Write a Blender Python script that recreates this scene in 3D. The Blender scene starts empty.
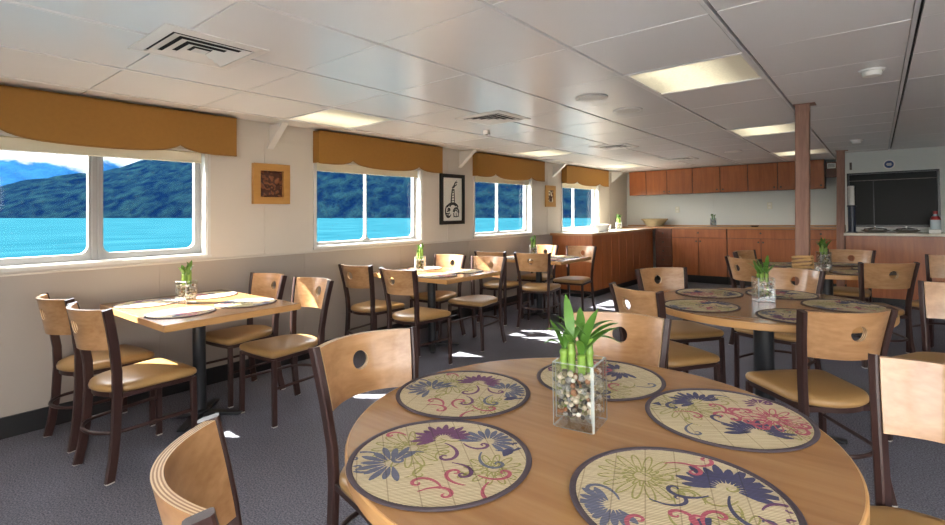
import bpy, math, random
from mathutils import Matrix, Vector, noise
PI = math.pi
rnd = random.Random(7)
scene = bpy.context.scene
COL = scene.collection
TH = 0.02                       # the deck is cambered: the sea, the ship's side and the pillars lean against it by this
LEAN = Matrix.Rotation(TH, 4, 'Y')
CEIL = 2.15
XW = -4.17
WALL_M = Matrix.Translation((XW, 0, 0)) @ LEAN

# ------------------------------------------------------------------ materials
def new_mat(name):
    m = bpy.data.materials.new(name); m.use_nodes = True
    nt = m.node_tree
    return m, nt, nt.nodes['Principled BSDF']

def plain(name, col, rough=0.5, metal=0.0, spec=0.5, bump=0.0, bscale=200.0, var=0.0, vscale=6.0, emit=None, estr=0.0, coat=0.0):
    m, nt, b = new_mat(name)
    b.inputs['Base Color'].default_value = (*col, 1); b.inputs['Roughness'].default_value = rough
    b.inputs['Metallic'].default_value = metal; b.inputs['Specular IOR Level'].default_value = spec
    b.inputs['Coat Weight'].default_value = coat
    if emit:
        b.inputs['Emission Color'].default_value = (*emit, 1); b.inputs['Emission Strength'].default_value = estr
    if bump or var:
        tc = nt.nodes.new('ShaderNodeTexCoord')
    if var:
        n = nt.nodes.new('ShaderNodeTexNoise'); n.inputs['Scale'].default_value = vscale; n.inputs['Detail'].default_value = 4
        nt.links.new(tc.outputs['Object'], n.inputs['Vector'])
        r = nt.nodes.new('ShaderNodeMixRGB')
        r.inputs[1].default_value = (*[c*(1-var) for c in col], 1); r.inputs[2].default_value = (*[min(1, c*(1+var)) for c in col], 1)
        nt.links.new(n.outputs['Fac'], r.inputs[0]); nt.links.new(r.outputs[0], b.inputs['Base Color'])
    if bump:
        n = nt.nodes.new('ShaderNodeTexNoise'); n.inputs['Scale'].default_value = bscale; n.inputs['Detail'].default_value = 3
        nt.links.new(tc.outputs['Object'], n.inputs['Vector'])
        bp = nt.nodes.new('ShaderNodeBump'); bp.inputs['Strength'].default_value = bump; bp.inputs['Distance'].default_value = 0.002
        nt.links.new(n.outputs['Fac'], bp.inputs['Height']); nt.links.new(bp.outputs[0], b.inputs['Normal'])
    return m

def wood(name, c1, c2, scale=(2, 30, 30), rough=0.35, dist=1.2, coat=0.0, spec=0.5):
    m, nt, b = new_mat(name)
    tc = nt.nodes.new('ShaderNodeTexCoord'); oi = nt.nodes.new('ShaderNodeObjectInfo')
    add = nt.nodes.new('ShaderNodeVectorMath'); add.operation = 'ADD'
    sc = nt.nodes.new('ShaderNodeVectorMath'); sc.operation = 'SCALE'; sc.inputs['Scale'].default_value = 7.0
    cmb = nt.nodes.new('ShaderNodeCombineXYZ')
    for i in range(3): nt.links.new(oi.outputs['Random'], cmb.inputs[i])
    nt.links.new(cmb.outputs[0], sc.inputs[0])
    nt.links.new(tc.outputs['Object'], add.inputs[0]); nt.links.new(sc.outputs[0], add.inputs[1])
    mp = nt.nodes.new('ShaderNodeMapping'); mp.inputs['Scale'].default_value = scale
    nt.links.new(add.outputs[0], mp.inputs['Vector'])
    n = nt.nodes.new('ShaderNodeTexNoise'); n.inputs['Scale'].default_value = 1.0; n.inputs['Detail'].default_value = 6; n.inputs['Distortion'].default_value = dist
    nt.links.new(mp.outputs[0], n.inputs['Vector'])
    n2 = nt.nodes.new('ShaderNodeTexNoise'); n2.inputs['Scale'].default_value = 5.0; n2.inputs['Detail'].default_value = 5
    nt.links.new(mp.outputs[0], n2.inputs['Vector'])
    mx = nt.nodes.new('ShaderNodeMixRGB'); mx.inputs[0].default_value = 0.35
    nt.links.new(n.outputs['Fac'], mx.inputs[1]); nt.links.new(n2.outputs['Fac'], mx.inputs[2])
    cr = nt.nodes.new('ShaderNodeValToRGB')
    cr.color_ramp.elements[0].position = 0.33; cr.color_ramp.elements[0].color = (*c2, 1)
    cr.color_ramp.elements[1].position = 0.66; cr.color_ramp.elements[1].color = (*c1, 1)
    nt.links.new(mx.outputs[0], cr.inputs[0]); nt.links.new(cr.outputs[0], b.inputs['Base Color'])
    b.inputs['Roughness'].default_value = rough; b.inputs['Coat Weight'].default_value = coat; b.inputs['Coat Roughness'].default_value = 0.15
    b.inputs['Specular IOR Level'].default_value = spec
    return m

def clear_glass(name, tint=(1, 1, 1), refl=0.08, rough=0.0, edge=0.5, haze=0.0):
    m = bpy.data.materials.new(name); m.use_nodes = True
    nt = m.node_tree; nt.nodes.clear()
    out = nt.nodes.new('ShaderNodeOutputMaterial'); t = nt.nodes.new('ShaderNodeBsdfTransparent'); g = nt.nodes.new('ShaderNodeBsdfGlossy')
    t.inputs[0].default_value = (*tint, 1); g.inputs['Roughness'].default_value = rough
    lw = nt.nodes.new('ShaderNodeLayerWeight'); lw.inputs[0].default_value = 0.25
    mr = nt.nodes.new('ShaderNodeMapRange'); mr.inputs[3].default_value = refl; mr.inputs[4].default_value = edge
    nt.links.new(lw.outputs['Facing'], mr.inputs[0])
    mx = nt.nodes.new('ShaderNodeMixShader')
    nt.links.new(mr.outputs[0], mx.inputs[0]); nt.links.new(t.outputs[0], mx.inputs[1]); nt.links.new(g.outputs[0], mx.inputs[2])
    last = mx
    if haze:
        dfu = nt.nodes.new('ShaderNodeBsdfDiffuse'); dfu.inputs[0].default_value = (0.85, 0.9, 0.88, 1)
        m2 = nt.nodes.new('ShaderNodeMixShader'); m2.inputs[0].default_value = haze
        nt.links.new(mx.outputs[0], m2.inputs[1]); nt.links.new(dfu.outputs[0], m2.inputs[2]); last = m2
    nt.links.new(last.outputs[0], out.inputs[0])
    return m

def straw(name, col, rough=0.75):
    """woven slats: stripes across object X with a few stitched lines"""
    m, nt, b = new_mat(name)
    tc = nt.nodes.new('ShaderNodeTexCoord')
    w = nt.nodes.new('ShaderNodeTexWave'); w.wave_type = 'BANDS'; w.bands_direction = 'Y'; w.inputs['Scale'].default_value = 62; w.inputs['Distortion'].default_value = 0.15
    nt.links.new(tc.outputs['Object'], w.inputs['Vector'])
    mp = nt.nodes.new('ShaderNodeMapping'); mp.inputs['Scale'].default_value = (8, 260, 1)
    nt.links.new(tc.outputs['Object'], mp.inputs[0])
    n = nt.nodes.new('ShaderNodeTexNoise'); n.inputs['Scale'].default_value = 1.0; n.inputs['Detail'].default_value = 3
    nt.links.new(mp.outputs[0], n.inputs['Vector'])
    cr = nt.nodes.new('ShaderNodeValToRGB'); e = cr.color_ramp.elements
    e[0].position = 0.03; e[0].color = (*[c*0.30 for c in col], 1); e[1].position = 0.42; e[1].color = (*col, 1)
    nt.links.new(w.outputs['Fac'], cr.inputs[0])
    mx = nt.nodes.new('ShaderNodeMixRGB'); mx.blend_type = 'MULTIPLY'; mx.inputs[0].default_value = 0.55
    r2 = nt.nodes.new('ShaderNodeValToRGB'); r2.color_ramp.elements[0].position = 0.3; r2.color_ramp.elements[0].color = (0.55, 0.5, 0.42, 1); r2.color_ramp.elements[1].position = 0.6
    nt.links.new(n.outputs['Fac'], r2.inputs[0]); nt.links.new(cr.outputs[0], mx.inputs[1]); nt.links.new(r2.outputs[0], mx.inputs[2])
    w2 = nt.nodes.new('ShaderNodeTexWave'); w2.bands_direction = 'X'; w2.inputs['Scale'].default_value = 5.0
    nt.links.new(tc.outputs['Object'], w2.inputs['Vector'])
    r3 = nt.nodes.new('ShaderNodeValToRGB'); r3.color_ramp.elements[0].position = 0.0; r3.color_ramp.elements[0].color = (0.5, 0.45, 0.4, 1); r3.color_ramp.elements[1].position = 0.006
    nt.links.new(w2.outputs['Fac'], r3.inputs[0])
    m3 = nt.nodes.new('ShaderNodeMixRGB'); m3.blend_type = 'MULTIPLY'; m3.inputs[0].default_value = 0.8
    nt.links.new(mx.outputs[0], m3.inputs[1]); nt.links.new(r3.outputs[0], m3.inputs[2])
    nt.links.new(m3.outputs[0], b.inputs['Base Color']); b.inputs['Roughness'].default_value = rough
    bp = nt.nodes.new('ShaderNodeBump'); bp.inputs['Strength'].default_value = 0.35; bp.inputs['Distance'].default_value = 0.001
    nt.links.new(w.outputs['Fac'], bp.inputs['Height']); nt.links.new(bp.outputs[0], b.inputs['Normal'])
    return m

M = {}
M['panel_wood'] = wood('chair_panel_wood', (0.49, 0.28, 0.135), (0.32, 0.155, 0.058), (1.2, 13, 13), 0.32, 1.0, 0.25)
M['ply_light'] = plain('ply_light', (0.66, 0.47, 0.27), 0.5, var=0.1, vscale=60)
M['ply_dark'] = plain('ply_dark', (0.30, 0.16, 0.075), 0.5, var=0.1, vscale=60)
M['brown_metal'] = plain('brown_metal', (0.040, 0.018, 0.015), 0.38, 0.0, 0.4, bump=0.15, bscale=350)
M['vinyl'] = plain('tan_vinyl', (0.37, 0.215, 0.080), 0.36, spec=0.5, bump=0.12, bscale=260, var=0.06, vscale=14)
M['glide'] = plain('glide', (0.55, 0.53, 0.5), 0.3, 0.3)
M['top_wood'] = wood('table_top_wood', (0.39, 0.205, 0.085), (0.295, 0.142, 0.052), (1.0, 12, 12), 0.24, 1.0, 0.3)
M['edge_wood'] = wood('table_edge_wood', (0.56, 0.31, 0.12), (0.47, 0.24, 0.08), (1.5, 6, 40), 0.35, 0.8, 0.2)
M['black_metal'] = plain('black_metal', (0.018, 0.020, 0.023), 0.33, 0.0, 0.5, bump=0.1, bscale=300)
M['chrome'] = plain('chrome', (0.7, 0.7, 0.7), 0.2, 1.0)
M['straw'] = straw('straw', (0.72, 0.60, 0.38))
M['navy'] = straw('navy_print', (0.075, 0.075, 0.16)); M['pink'] = straw('pink_print', (0.55, 0.12, 0.17))
M['olive'] = straw('olive_print', (0.40, 0.37, 0.12)); M['purple'] = straw('purple_print', (0.19, 0.07, 0.17)); M['blue'] = straw('blue_print', (0.16, 0.17, 0.25))
M['rim'] = plain('mat_rim', (0.060, 0.042, 0.050), 0.75, bump=0.3, bscale=500, var=0.2, vscale=120)
M['glass'] = clear_glass('vase_glass', (0.985, 0.995, 0.99), 0.04, 0.0, 0.8, 0.004)
M['glass_edge'] = clear_glass('vase_glass_edge', (0.9, 0.95, 0.92), 0.12, 0.05, 0.8, 0.30)  # pale diffuse share paints the bright highlight along the vase edges
M['pane'] = clear_glass('window_pane', (0.98, 0.99, 0.99), 0.004, 0.0, 0.06)
M['stem'] = plain('bamboo_green', (0.19, 0.32, 0.05), 0.4, var=0.2, vscale=30)
M['leaf'] = plain('leaf_green', (0.075, 0.19, 0.022), 0.38, var=0.25, vscale=20)
PEB = [plain('pebble_' + n, c, 0.35, var=0.2, vscale=60) for n, c in (('cream', (0.62, 0.53, 0.40)), ('grey', (0.30, 0.29, 0.28)), ('rust', (0.28, 0.11, 0.045)), ('dark', (0.035, 0.032, 0.03)), ('white', (0.75, 0.72, 0.66)), ('olive', (0.21, 0.19, 0.10)))]
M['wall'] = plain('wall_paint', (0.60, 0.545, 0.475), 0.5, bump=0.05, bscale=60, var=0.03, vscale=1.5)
M['dado'] = plain('dado_paint', (0.375, 0.322, 0.275), 0.42, bump=0.05, bscale=60, var=0.03, vscale=1.5)  # wall tone darkened to hold the dimmer light below the windows
M['white_trim'] = plain('white_trim', (0.62, 0.60, 0.56), 0.4)
M['alu'] = plain('window_aluminium', (0.36, 0.36, 0.35), 0.35, 0.25)
M['seal'] = plain('rubber_seal', (0.03, 0.03, 0.03), 0.6)
M['black_base'] = plain('black_baseboard', (0.012, 0.012, 0.013), 0.45)
M['valance'] = plain('valance_fabric', (0.315, 0.155, 0.038), 0.8, spec=0.2, bump=0.3, bscale=700, var=0.07, vscale=40)
M['piping'] = plain('valance_piping', (0.27, 0.13, 0.025), 0.8)
M['blind'] = plain('cream_blind', (0.74, 0.68, 0.52), 0.7)
M['tile'] = plain('ceiling_tile', (0.88, 0.875, 0.87), 0.27, spec=0.5, bump=0.03, bscale=3.0, var=0.02, vscale=2)
M['tbar'] = plain('ceiling_tbar', (0.74, 0.73, 0.72), 0.4)
M['gap'] = plain('ceiling_gap', (0.035, 0.033, 0.032), 0.8)  # dark backing colour paints the shadow in the gaps between tiles
M['vent_white'] = plain('vent_white', (0.76, 0.74, 0.71), 0.4)
M['dark'] = plain('dark_void', (0.012, 0.012, 0.012), 0.9)
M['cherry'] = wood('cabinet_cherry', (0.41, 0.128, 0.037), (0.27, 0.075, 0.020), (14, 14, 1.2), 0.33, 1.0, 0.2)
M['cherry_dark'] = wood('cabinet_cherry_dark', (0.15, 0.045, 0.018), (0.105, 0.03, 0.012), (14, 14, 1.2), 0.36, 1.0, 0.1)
M['worktop'] = wood('worktop_wood', (0.45, 0.22, 0.085), (0.36, 0.165, 0.06), (1.2, 14, 14), 0.3, 0.8, 0.2)
M['laminate'] = plain('cream_laminate', (0.66, 0.60, 0.50), 0.3, var=0.04, vscale=30)
M['knob'] = plain('knob_metal', (0.10, 0.085, 0.07), 0.3, 0.7)
M['backwall'] = plain('back_wall_paint', (0.63, 0.65, 0.62), 0.45, bump=0.04, bscale=50)
M['pillar'] = wood('pillar_wood', (0.30, 0.155, 0.105), (0.19, 0.088, 0.058), (22, 22, 2.0), 0.5, 1.5)
M['rope'] = plain('rope', (0.42, 0.25, 0.10), 0.85, bump=0.6, bscale=120, var=0.25, vscale=60)
M['wicker'] = plain('wicker', (0.50, 0.40, 0.22), 0.7, bump=0.5, bscale=90, var=0.3, vscale=50)
M['white_cer'] = plain('white_ceramic', (0.80, 0.80, 0.76), 0.2)
M['plastic_white'] = plain('white_plastic', (0.78, 0.76, 0.71), 0.4)
M['ivory'] = plain('ivory_plastic', (0.68, 0.66, 0.54), 0.4)
M['gold_frame'] = wood('light_wood_frame', (0.52, 0.28, 0.085), (0.44, 0.22, 0.06), (10, 2, 10), 0.35, 0.8, 0.1)
M['carved'] = plain('carved_wood', (0.075, 0.022, 0.010), 0.4, var=0.35, vscale=25)
M['carved_hi'] = plain('carved_wood_high', (0.20, 0.070, 0.026), 0.35, var=0.3, vscale=25)
M['black_frame'] = plain('black_frame', (0.010, 0.010, 0.010), 0.3)
M['paper'] = plain('print_paper', (0.78, 0.74, 0.67), 0.6)
M['ink'] = plain('print_ink', (0.015, 0.014, 0.016), 0.6)
M['sign_blue'] = plain('sign_blue', (0.02, 0.06, 0.20), 0.4); M['navy_tube'] = plain('navy_tube', (0.02, 0.035, 0.07), 0.3)
M['clear_bottle'] = plain('pale_bottle', (0.55, 0.66, 0.70), 0.15); M['red'] = plain('red_plastic', (0.42, 0.03, 0.03), 0.35)
M['steel'] = plain('steel', (0.62, 0.62, 0.60), 0.25, 0.9)
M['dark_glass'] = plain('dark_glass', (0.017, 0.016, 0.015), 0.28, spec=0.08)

# carpet
def carpet():
    m, nt, b = new_mat('carpet')
    tc = nt.nodes.new('ShaderNodeTexCoord')
    n = nt.nodes.new('ShaderNodeTexNoise'); n.inputs['Scale'].default_value = 130; n.inputs['Detail'].default_value = 3; n.inputs['Roughness'].default_value = 0.7
    n2 = nt.nodes.new('ShaderNodeTexNoise'); n2.inputs['Scale'].default_value = 2.2; n2.inputs['Detail'].default_value = 4
    for q in (n, n2): nt.links.new(tc.outputs['Object'], q.inputs['Vector'])
    cr = nt.nodes.new('ShaderNodeValToRGB'); e = cr.color_ramp.elements
    e[0].position = 0.36; e[0].color = (0.10, 0.10, 0.125, 1); e[1].position = 0.64; e[1].color = (0.32, 0.32, 0.375, 1)
    nt.links.new(n.outputs['Fac'], cr.inputs[0])
    mx = nt.nodes.new('ShaderNodeMixRGB'); mx.blend_type = 'MULTIPLY'; mx.inputs[0].default_value = 0.35
    nt.links.new(cr.outputs[0], mx.inputs[1]); nt.links.new(n2.outputs['Fac'], mx.inputs[2])
    nt.links.new(mx.outputs[0], b.inputs['Base Color']); b.inputs['Roughness'].default_value = 0.95; b.inputs['Specular IOR Level'].default_value = 0.1
    bp = nt.nodes.new('ShaderNodeBump'); bp.inputs['Strength'].default_value = 0.6; bp.inputs['Distance'].default_value = 0.006
    nt.links.new(n.outputs['Fac'], bp.inputs['Height']); nt.links.new(bp.outputs[0], b.inputs['Normal'])
    return m
M['carpet'] = carpet()

def diffuser():
    m, nt, b = new_mat('light_diffuser')
    tc = nt.nodes.new('ShaderNodeTexCoord')
    v = nt.nodes.new('ShaderNodeTexVoronoi'); v.inputs['Scale'].default_value = 70
    nt.links.new(tc.outputs['Object'], v.inputs['Vector'])
    sx = nt.nodes.new('ShaderNodeSeparateXYZ'); nt.links.new(tc.outputs['Object'], sx.inputs[0])
    ab = nt.nodes.new('ShaderNodeMath'); ab.operation = 'ADD'; ab.inputs[1].default_value = 0.06; nt.links.new(sx.outputs[0], ab.inputs[0])
    a2 = nt.nodes.new('ShaderNodeMath'); a2.operation = 'ABSOLUTE'; nt.links.new(ab.outputs[0], a2.inputs[0])
    mr = nt.nodes.new('ShaderNodeMapRange'); mr.interpolation_type = 'SMOOTHSTEP'
    mr.inputs[1].default_value = 0.05; mr.inputs[2].default_value = 0.33; mr.inputs[3].default_value = 1.0; mr.inputs[4].default_value = 0.16
    nt.links.new(a2.outputs[0], mr.inputs[0])
    m2 = nt.nodes.new('ShaderNodeMapRange'); m2.inputs[2].default_value = 0.7; m2.inputs[3].default_value = 1.15; m2.inputs[4].default_value = 0.45
    nt.links.new(v.outputs['Distance'], m2.inputs[0])
    mu = nt.nodes.new('ShaderNodeMath'); mu.operation = 'MULTIPLY'; nt.links.new(mr.outputs[0], mu.inputs[0]); nt.links.new(m2.outputs[0], mu.inputs[1])
    m3 = nt.nodes.new('ShaderNodeMath'); m3.operation = 'MULTIPLY'; m3.inputs[1].default_value = 0.23; nt.links.new(mu.outputs[0], m3.inputs[0])
    b.inputs['Emission Color'].default_value = (1.0, 0.89, 0.60, 1); nt.links.new(m3.outputs[0], b.inputs['Emission Strength'])
    b.inputs['Base Color'].default_value = (0.55, 0.52, 0.42, 1); b.inputs['Roughness'].default_value = 0.3
    return m
M['diffuser'] = diffuser()

# ------------------------------------------------------------------ mesh builder
class MB:
    def __init__(s): s.v = []; s.f = []; s.m = []
    def add(s, vs, fs, mi=0):
        o = len(s.v); s.v += [tuple(p) for p in vs]; s.f += [tuple(o+i for i in f) for f in fs]
        s.m += [mi]*len(fs) if isinstance(mi, int) else list(mi)
        return s
    def box(s, x0, x1, y0, y1, z0, z1, mi=0):
        v = [(x, y, z) for z in (z0, z1) for y in (y0, y1) for x in (x0, x1)]
        return s.add(v, [(0, 2, 3, 1), (4, 5, 7, 6), (0, 1, 5, 4), (1, 3, 7, 5), (3, 2, 6, 7), (2, 0, 4, 6)], mi)
    def loft(s, loops, mi=0, cap0=True, cap1=True, closed=True):
        n = len(loops[0]); vs = [p for l in loops for p in l]; fs = []
        for k in range(len(loops)-1):
            for i in range(n if closed else n-1):
                j = (i+1) % n; fs.append((k*n+i, k*n+j, (k+1)*n+j, (k+1)*n+i))
        if cap0: fs.append(tuple(range(n-1, -1, -1)))
        if cap1: fs.append(tuple((len(loops)-1)*n+i for i in range(n)))
        return s.add(vs, fs, mi)
    def prism(s, poly, z0, z1, mi=0):
        return s.loft([[(x, y, z0) for x, y in poly], [(x, y, z1) for x, y in poly]], mi)
    def lathe(s, prof, c=(0, 0, 0), n=24, mi=0):
        loops = [[(c[0]+r*math.cos(2*PI*i/n), c[1]+r*math.sin(2*PI*i/n), c[2]+z) for i in range(n)] for r, z in prof]
        return s.loft(loops, mi, prof[0][0] > 1e-6 or True, True)
    def tube(s, path, r, n=8, mi=0, closed=False, caps=True):
        P = [Vector(p) for p in path]; L = len(P); loops = []
        up = Vector((0, 0, 1)); prev = None
        for i in range(L):
            t = (P[(i+1) % L]-P[i-1]) if closed else (P[min(i+1, L-1)]-P[max(i-1, 0)])
            t.normalize()
            if prev is None:
                a = t.cross(up)
                if a.length < 1e-3: a = t.cross(Vector((1, 0, 0)))
            else: a = prev - t*prev.dot(t)
            a.normalize(); prev = a; b = t.cross(a)
            rr = r[i] if isinstance(r, (list, tuple)) else r
            loops.append([P[i]+(a*math.cos(2*PI*k/n)+b*math.sin(2*PI*k/n))*rr for k in range(n)])
        if closed:
            loops.append(loops[0]); return s.loft(loops, mi, False, False)
        return s.loft(loops, mi, caps, caps)
    def bar(s, path, w, d, side=(1, 0, 0), mi=0):
        """rectangular tube swept on path; w along side, d across"""
        P = [Vector(p) for p in path]; L = len(P); sd = Vector(side).normalized(); loops = []
        for i in range(L):
            t = (P[min(i+1, L-1)]-P[max(i-1, 0)]).normalized()
            nrm = t.cross(sd).normalized(); c = 0.22
            q = []
            for a, b in ((-1, -1+c), (-1+c*d/w, -1), (1-c*d/w, -1), (1, -1+c), (1, 1-c), (1-c*d/w, 1), (-1+c*d/w, 1), (-1, 1-c)):
                q.append(P[i]+sd*(a*w/2)+nrm*(b*d/2))
            loops.append(q)
        return s.loft(loops, mi)
    def ring(s, outer, inner, mi=0):
        n = len(outer); return s.add(list(outer)+list(inner), [(i, (i+1) % n, n+(i+1) % n, n+i) for i in range(n)], mi)
    def build(s, name, mats, parent=None, mat=None, bevel=0.0, smooth=35, kind=None, label=None, bseg=2):
        me = bpy.data.meshes.new(name); me.from_pydata(s.v, [], s.f)
        if not isinstance(mats, (list, tuple)): mats = [mats]
        for m in mats: me.materials.append(M[m] if isinstance(m, str) else m)
        for p, k in zip(me.polygons, s.m): p.material_index = k
        me.validate(); me.update()
        import bmesh
        bm = bmesh.new(); bm.from_mesh(me); bmesh.ops.recalc_face_normals(bm, faces=bm.faces); bm.to_mesh(me); bm.free()
        if smooth:
            for p in me.polygons: p.use_smooth = True
            me.set_sharp_from_angle(angle=math.radians(smooth))
        o = bpy.data.objects.new(name, me); COL.objects.link(o)
        if parent: o.parent = parent
        if mat is not None: o.matrix_world = mat
        if bevel:
            b = o.modifiers.new('Bevel', 'BEVEL'); b.width = bevel; b.segments = bseg; b.limit_method = 'ANGLE'; b.angle_limit = math.radians(40)
        if kind: o['kind'] = kind
        if label: o['label'] = label
        return o

def tag(o, label, cat, group=None, kind=None):
    o['label'] = label; o['category'] = cat
    if group: o['group'] = group
    if kind: o['kind'] = kind
    return o
def thing(name, label, cat, loc=(0, 0, 0), rz=0.0, group=None, mat=None):
    o = bpy.data.objects.new(name, None); COL.objects.link(o); o.empty_display_size = 0.1
    o.location = loc; o.rotation_euler = (0, 0, rz)
    if mat is not None: o.matrix_world = mat
    return tag(o, label, cat, group)
def struct(mb, name, mats, **k): return mb.build(name, mats, kind='structure', **k)
def copy_tree(o, parent=None):
    c = o.copy(); COL.objects.link(c)
    if parent: c.parent = parent
    for ch in list(o.children): copy_tree(ch, c)
    return c
def place(proto, used, loc, rz, label, group=None):
    o = copy_tree(proto) if used[0] else proto
    used[0] = True
    o.location = loc; o.rotation_euler = (0, 0, rz); o['label'] = label
    if group: o['group'] = group
    return o
def rrect(y0, y1, z0, z1, r, n=6):
    pts = []
    for cy, cz, a in ((y1-r, z1-r, 0), (y0+r, z1-r, 1), (y0+r, z0+r, 2), (y1-r, z0+r, 3)):
        for k in range(n+1):
            t = PI/2*(a+k/n); pts.append((cy+r*math.cos(t), cz+r*math.sin(t)))
    return pts
def rect_match(pts, y0, y1, z0, z1, r):
    """the outer rectangle's points matching rrect's inner ones"""
    n = len(pts)//4; out = []
    for q, (cy, cz) in enumerate(((y1, z1), (y0, z1), (y0, z0), (y1, z0))):
        for k in range(n): out.append((cy, cz))
    return out

# ------------------------------------------------------------------ camera
F, CX, CY, H = 498.0, 472.5, 208.8, 1.315
yaw = math.atan2(877.5-CX, F)
Rm = LEAN.to_3x3()
fwd = Rm @ Vector((-math.sin(yaw), math.cos(yaw), 0)); rgt = Rm @ Vector((math.cos(yaw), math.sin(yaw), 0)); upv = Rm @ Vector((0, 0, 1))
cam = bpy.data.cameras.new('camera'); co = bpy.data.objects.new('camera', cam); COL.objects.link(co)
mw = Matrix((rgt, upv, -fwd)).transposed().to_4x4(); mw.translation = (0, 0, H); co.matrix_world = mw
cam.sensor_width = 36; cam.lens = F/945*36; cam.shift_y = -(262.5-CY)/945; cam.clip_start = 0.02; cam.clip_end = 6000
scene.camera = co

# ------------------------------------------------------------------ the room shell
XR, YB, YF = 3.4, 10.30, -2.0
fl = MB(); fl.box(XW-0.05, XR, YF, YB, -0.06, 0.0)
struct(fl, 'floor', 'carpet', smooth=0)

GX0, GY0, GS = 0.155, 1.588, 0.671
def cell(i, j): return (GX0+i*GS, GY0+j*GS)
lset = set()
for i, j in ((-2, 2), (-2, 6), (-2, 10), (-6, 1), (-6, 6), (-6, 10)): lset.add((i, j))
ce = MB(); ce.box(XW-0.1, XR+0.1, YF-0.1, YB+0.1, CEIL+0.02, CEIL+0.06, 2)
tr = random.Random(3)
for i in range(-8, 6):
    for j in range(-7, 14):
        x, y = cell(i, j)
        if (i, j) in lset: continue
        x0, x1, y0, y1 = max(x+0.011, XW-0.06), min(x+GS-0.022, XR), max(y+0.0038, YF), min(y+GS-0.0038, YB)
        if x1-x0 < 0.05 or y1-y0 < 0.05: continue
        dz = [tr.uniform(-0.0015, 0.0015) for _ in range(4)]
        z = CEIL
        vs = [(x0, y0, z+dz[0]), (x1, y0, z+dz[1]), (x1, y1, z+dz[2]), (x0, y1, z+dz[3])]
        ce.add(vs+[(a, b, CEIL+0.021) for a, b, _ in vs], [(0, 1, 2, 3), (0, 1, 5, 4), (1, 2, 6, 5), (2, 3, 7, 6), (3, 0, 4, 7)], 0)
for i in range(-7, 6):
    x = GX0+i*GS
    if XW < x < XR: ce.box(x-0.019, x-0.002, YF, YB, CEIL-0.003, CEIL+0.018, 1)
struct(ce, 'ceiling', ['tile', 'tbar', 'gap'], smooth=0)

# left wall with four windows (wall frame: x into the room, y along, z up)
WZ0, WZ1 = 1.03, 1.86
WIN = [(0.42, 1.74, 1.035, 0.085), (2.73, 4.14, 3.40, 0.010), (5.13, 6.53, 5.77, 0.010), (7.49, 8.91, 8.08, 0.010)]
wl = MB(); D = -0.13
ys = [YF]+[v for w in WIN for v in w[:2]]+[YB+0.1]
for k in range(0, len(ys), 2): wl.box(D, 0, ys[k], ys[k+1], 0, CEIL+0.1)
for w in WIN:
    wl.box(D, 0, w[0], w[1], 0, WZ0); wl.box(D, 0, w[0], w[1], WZ1, CEIL+0.1)
struct(wl, 'wall_left', 'wall', mat=WALL_M, smooth=0)
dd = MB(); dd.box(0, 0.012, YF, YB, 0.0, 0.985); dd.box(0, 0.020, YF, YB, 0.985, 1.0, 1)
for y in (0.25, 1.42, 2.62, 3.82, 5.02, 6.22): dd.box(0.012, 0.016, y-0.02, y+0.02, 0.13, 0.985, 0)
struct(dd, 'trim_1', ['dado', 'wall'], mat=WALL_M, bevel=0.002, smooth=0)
up = MB(); up.box(0, 0.006, YF, YB, 2.0, 2.012)
for y in (2.24, 4.62, 7.02, 9.42): up.box(0, 0.005, y-0.018, y+0.018, 1.0, 2.0)
struct(up, 'trim_2', 'wall', mat=WALL_M, smooth=0)
bb = MB(); bb.box(0.012, 0.03, YF, 7.1, 0, 0.13)
struct(bb, 'baseboard_left', 'black_base', mat=WALL_M, bevel=0.003)

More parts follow.
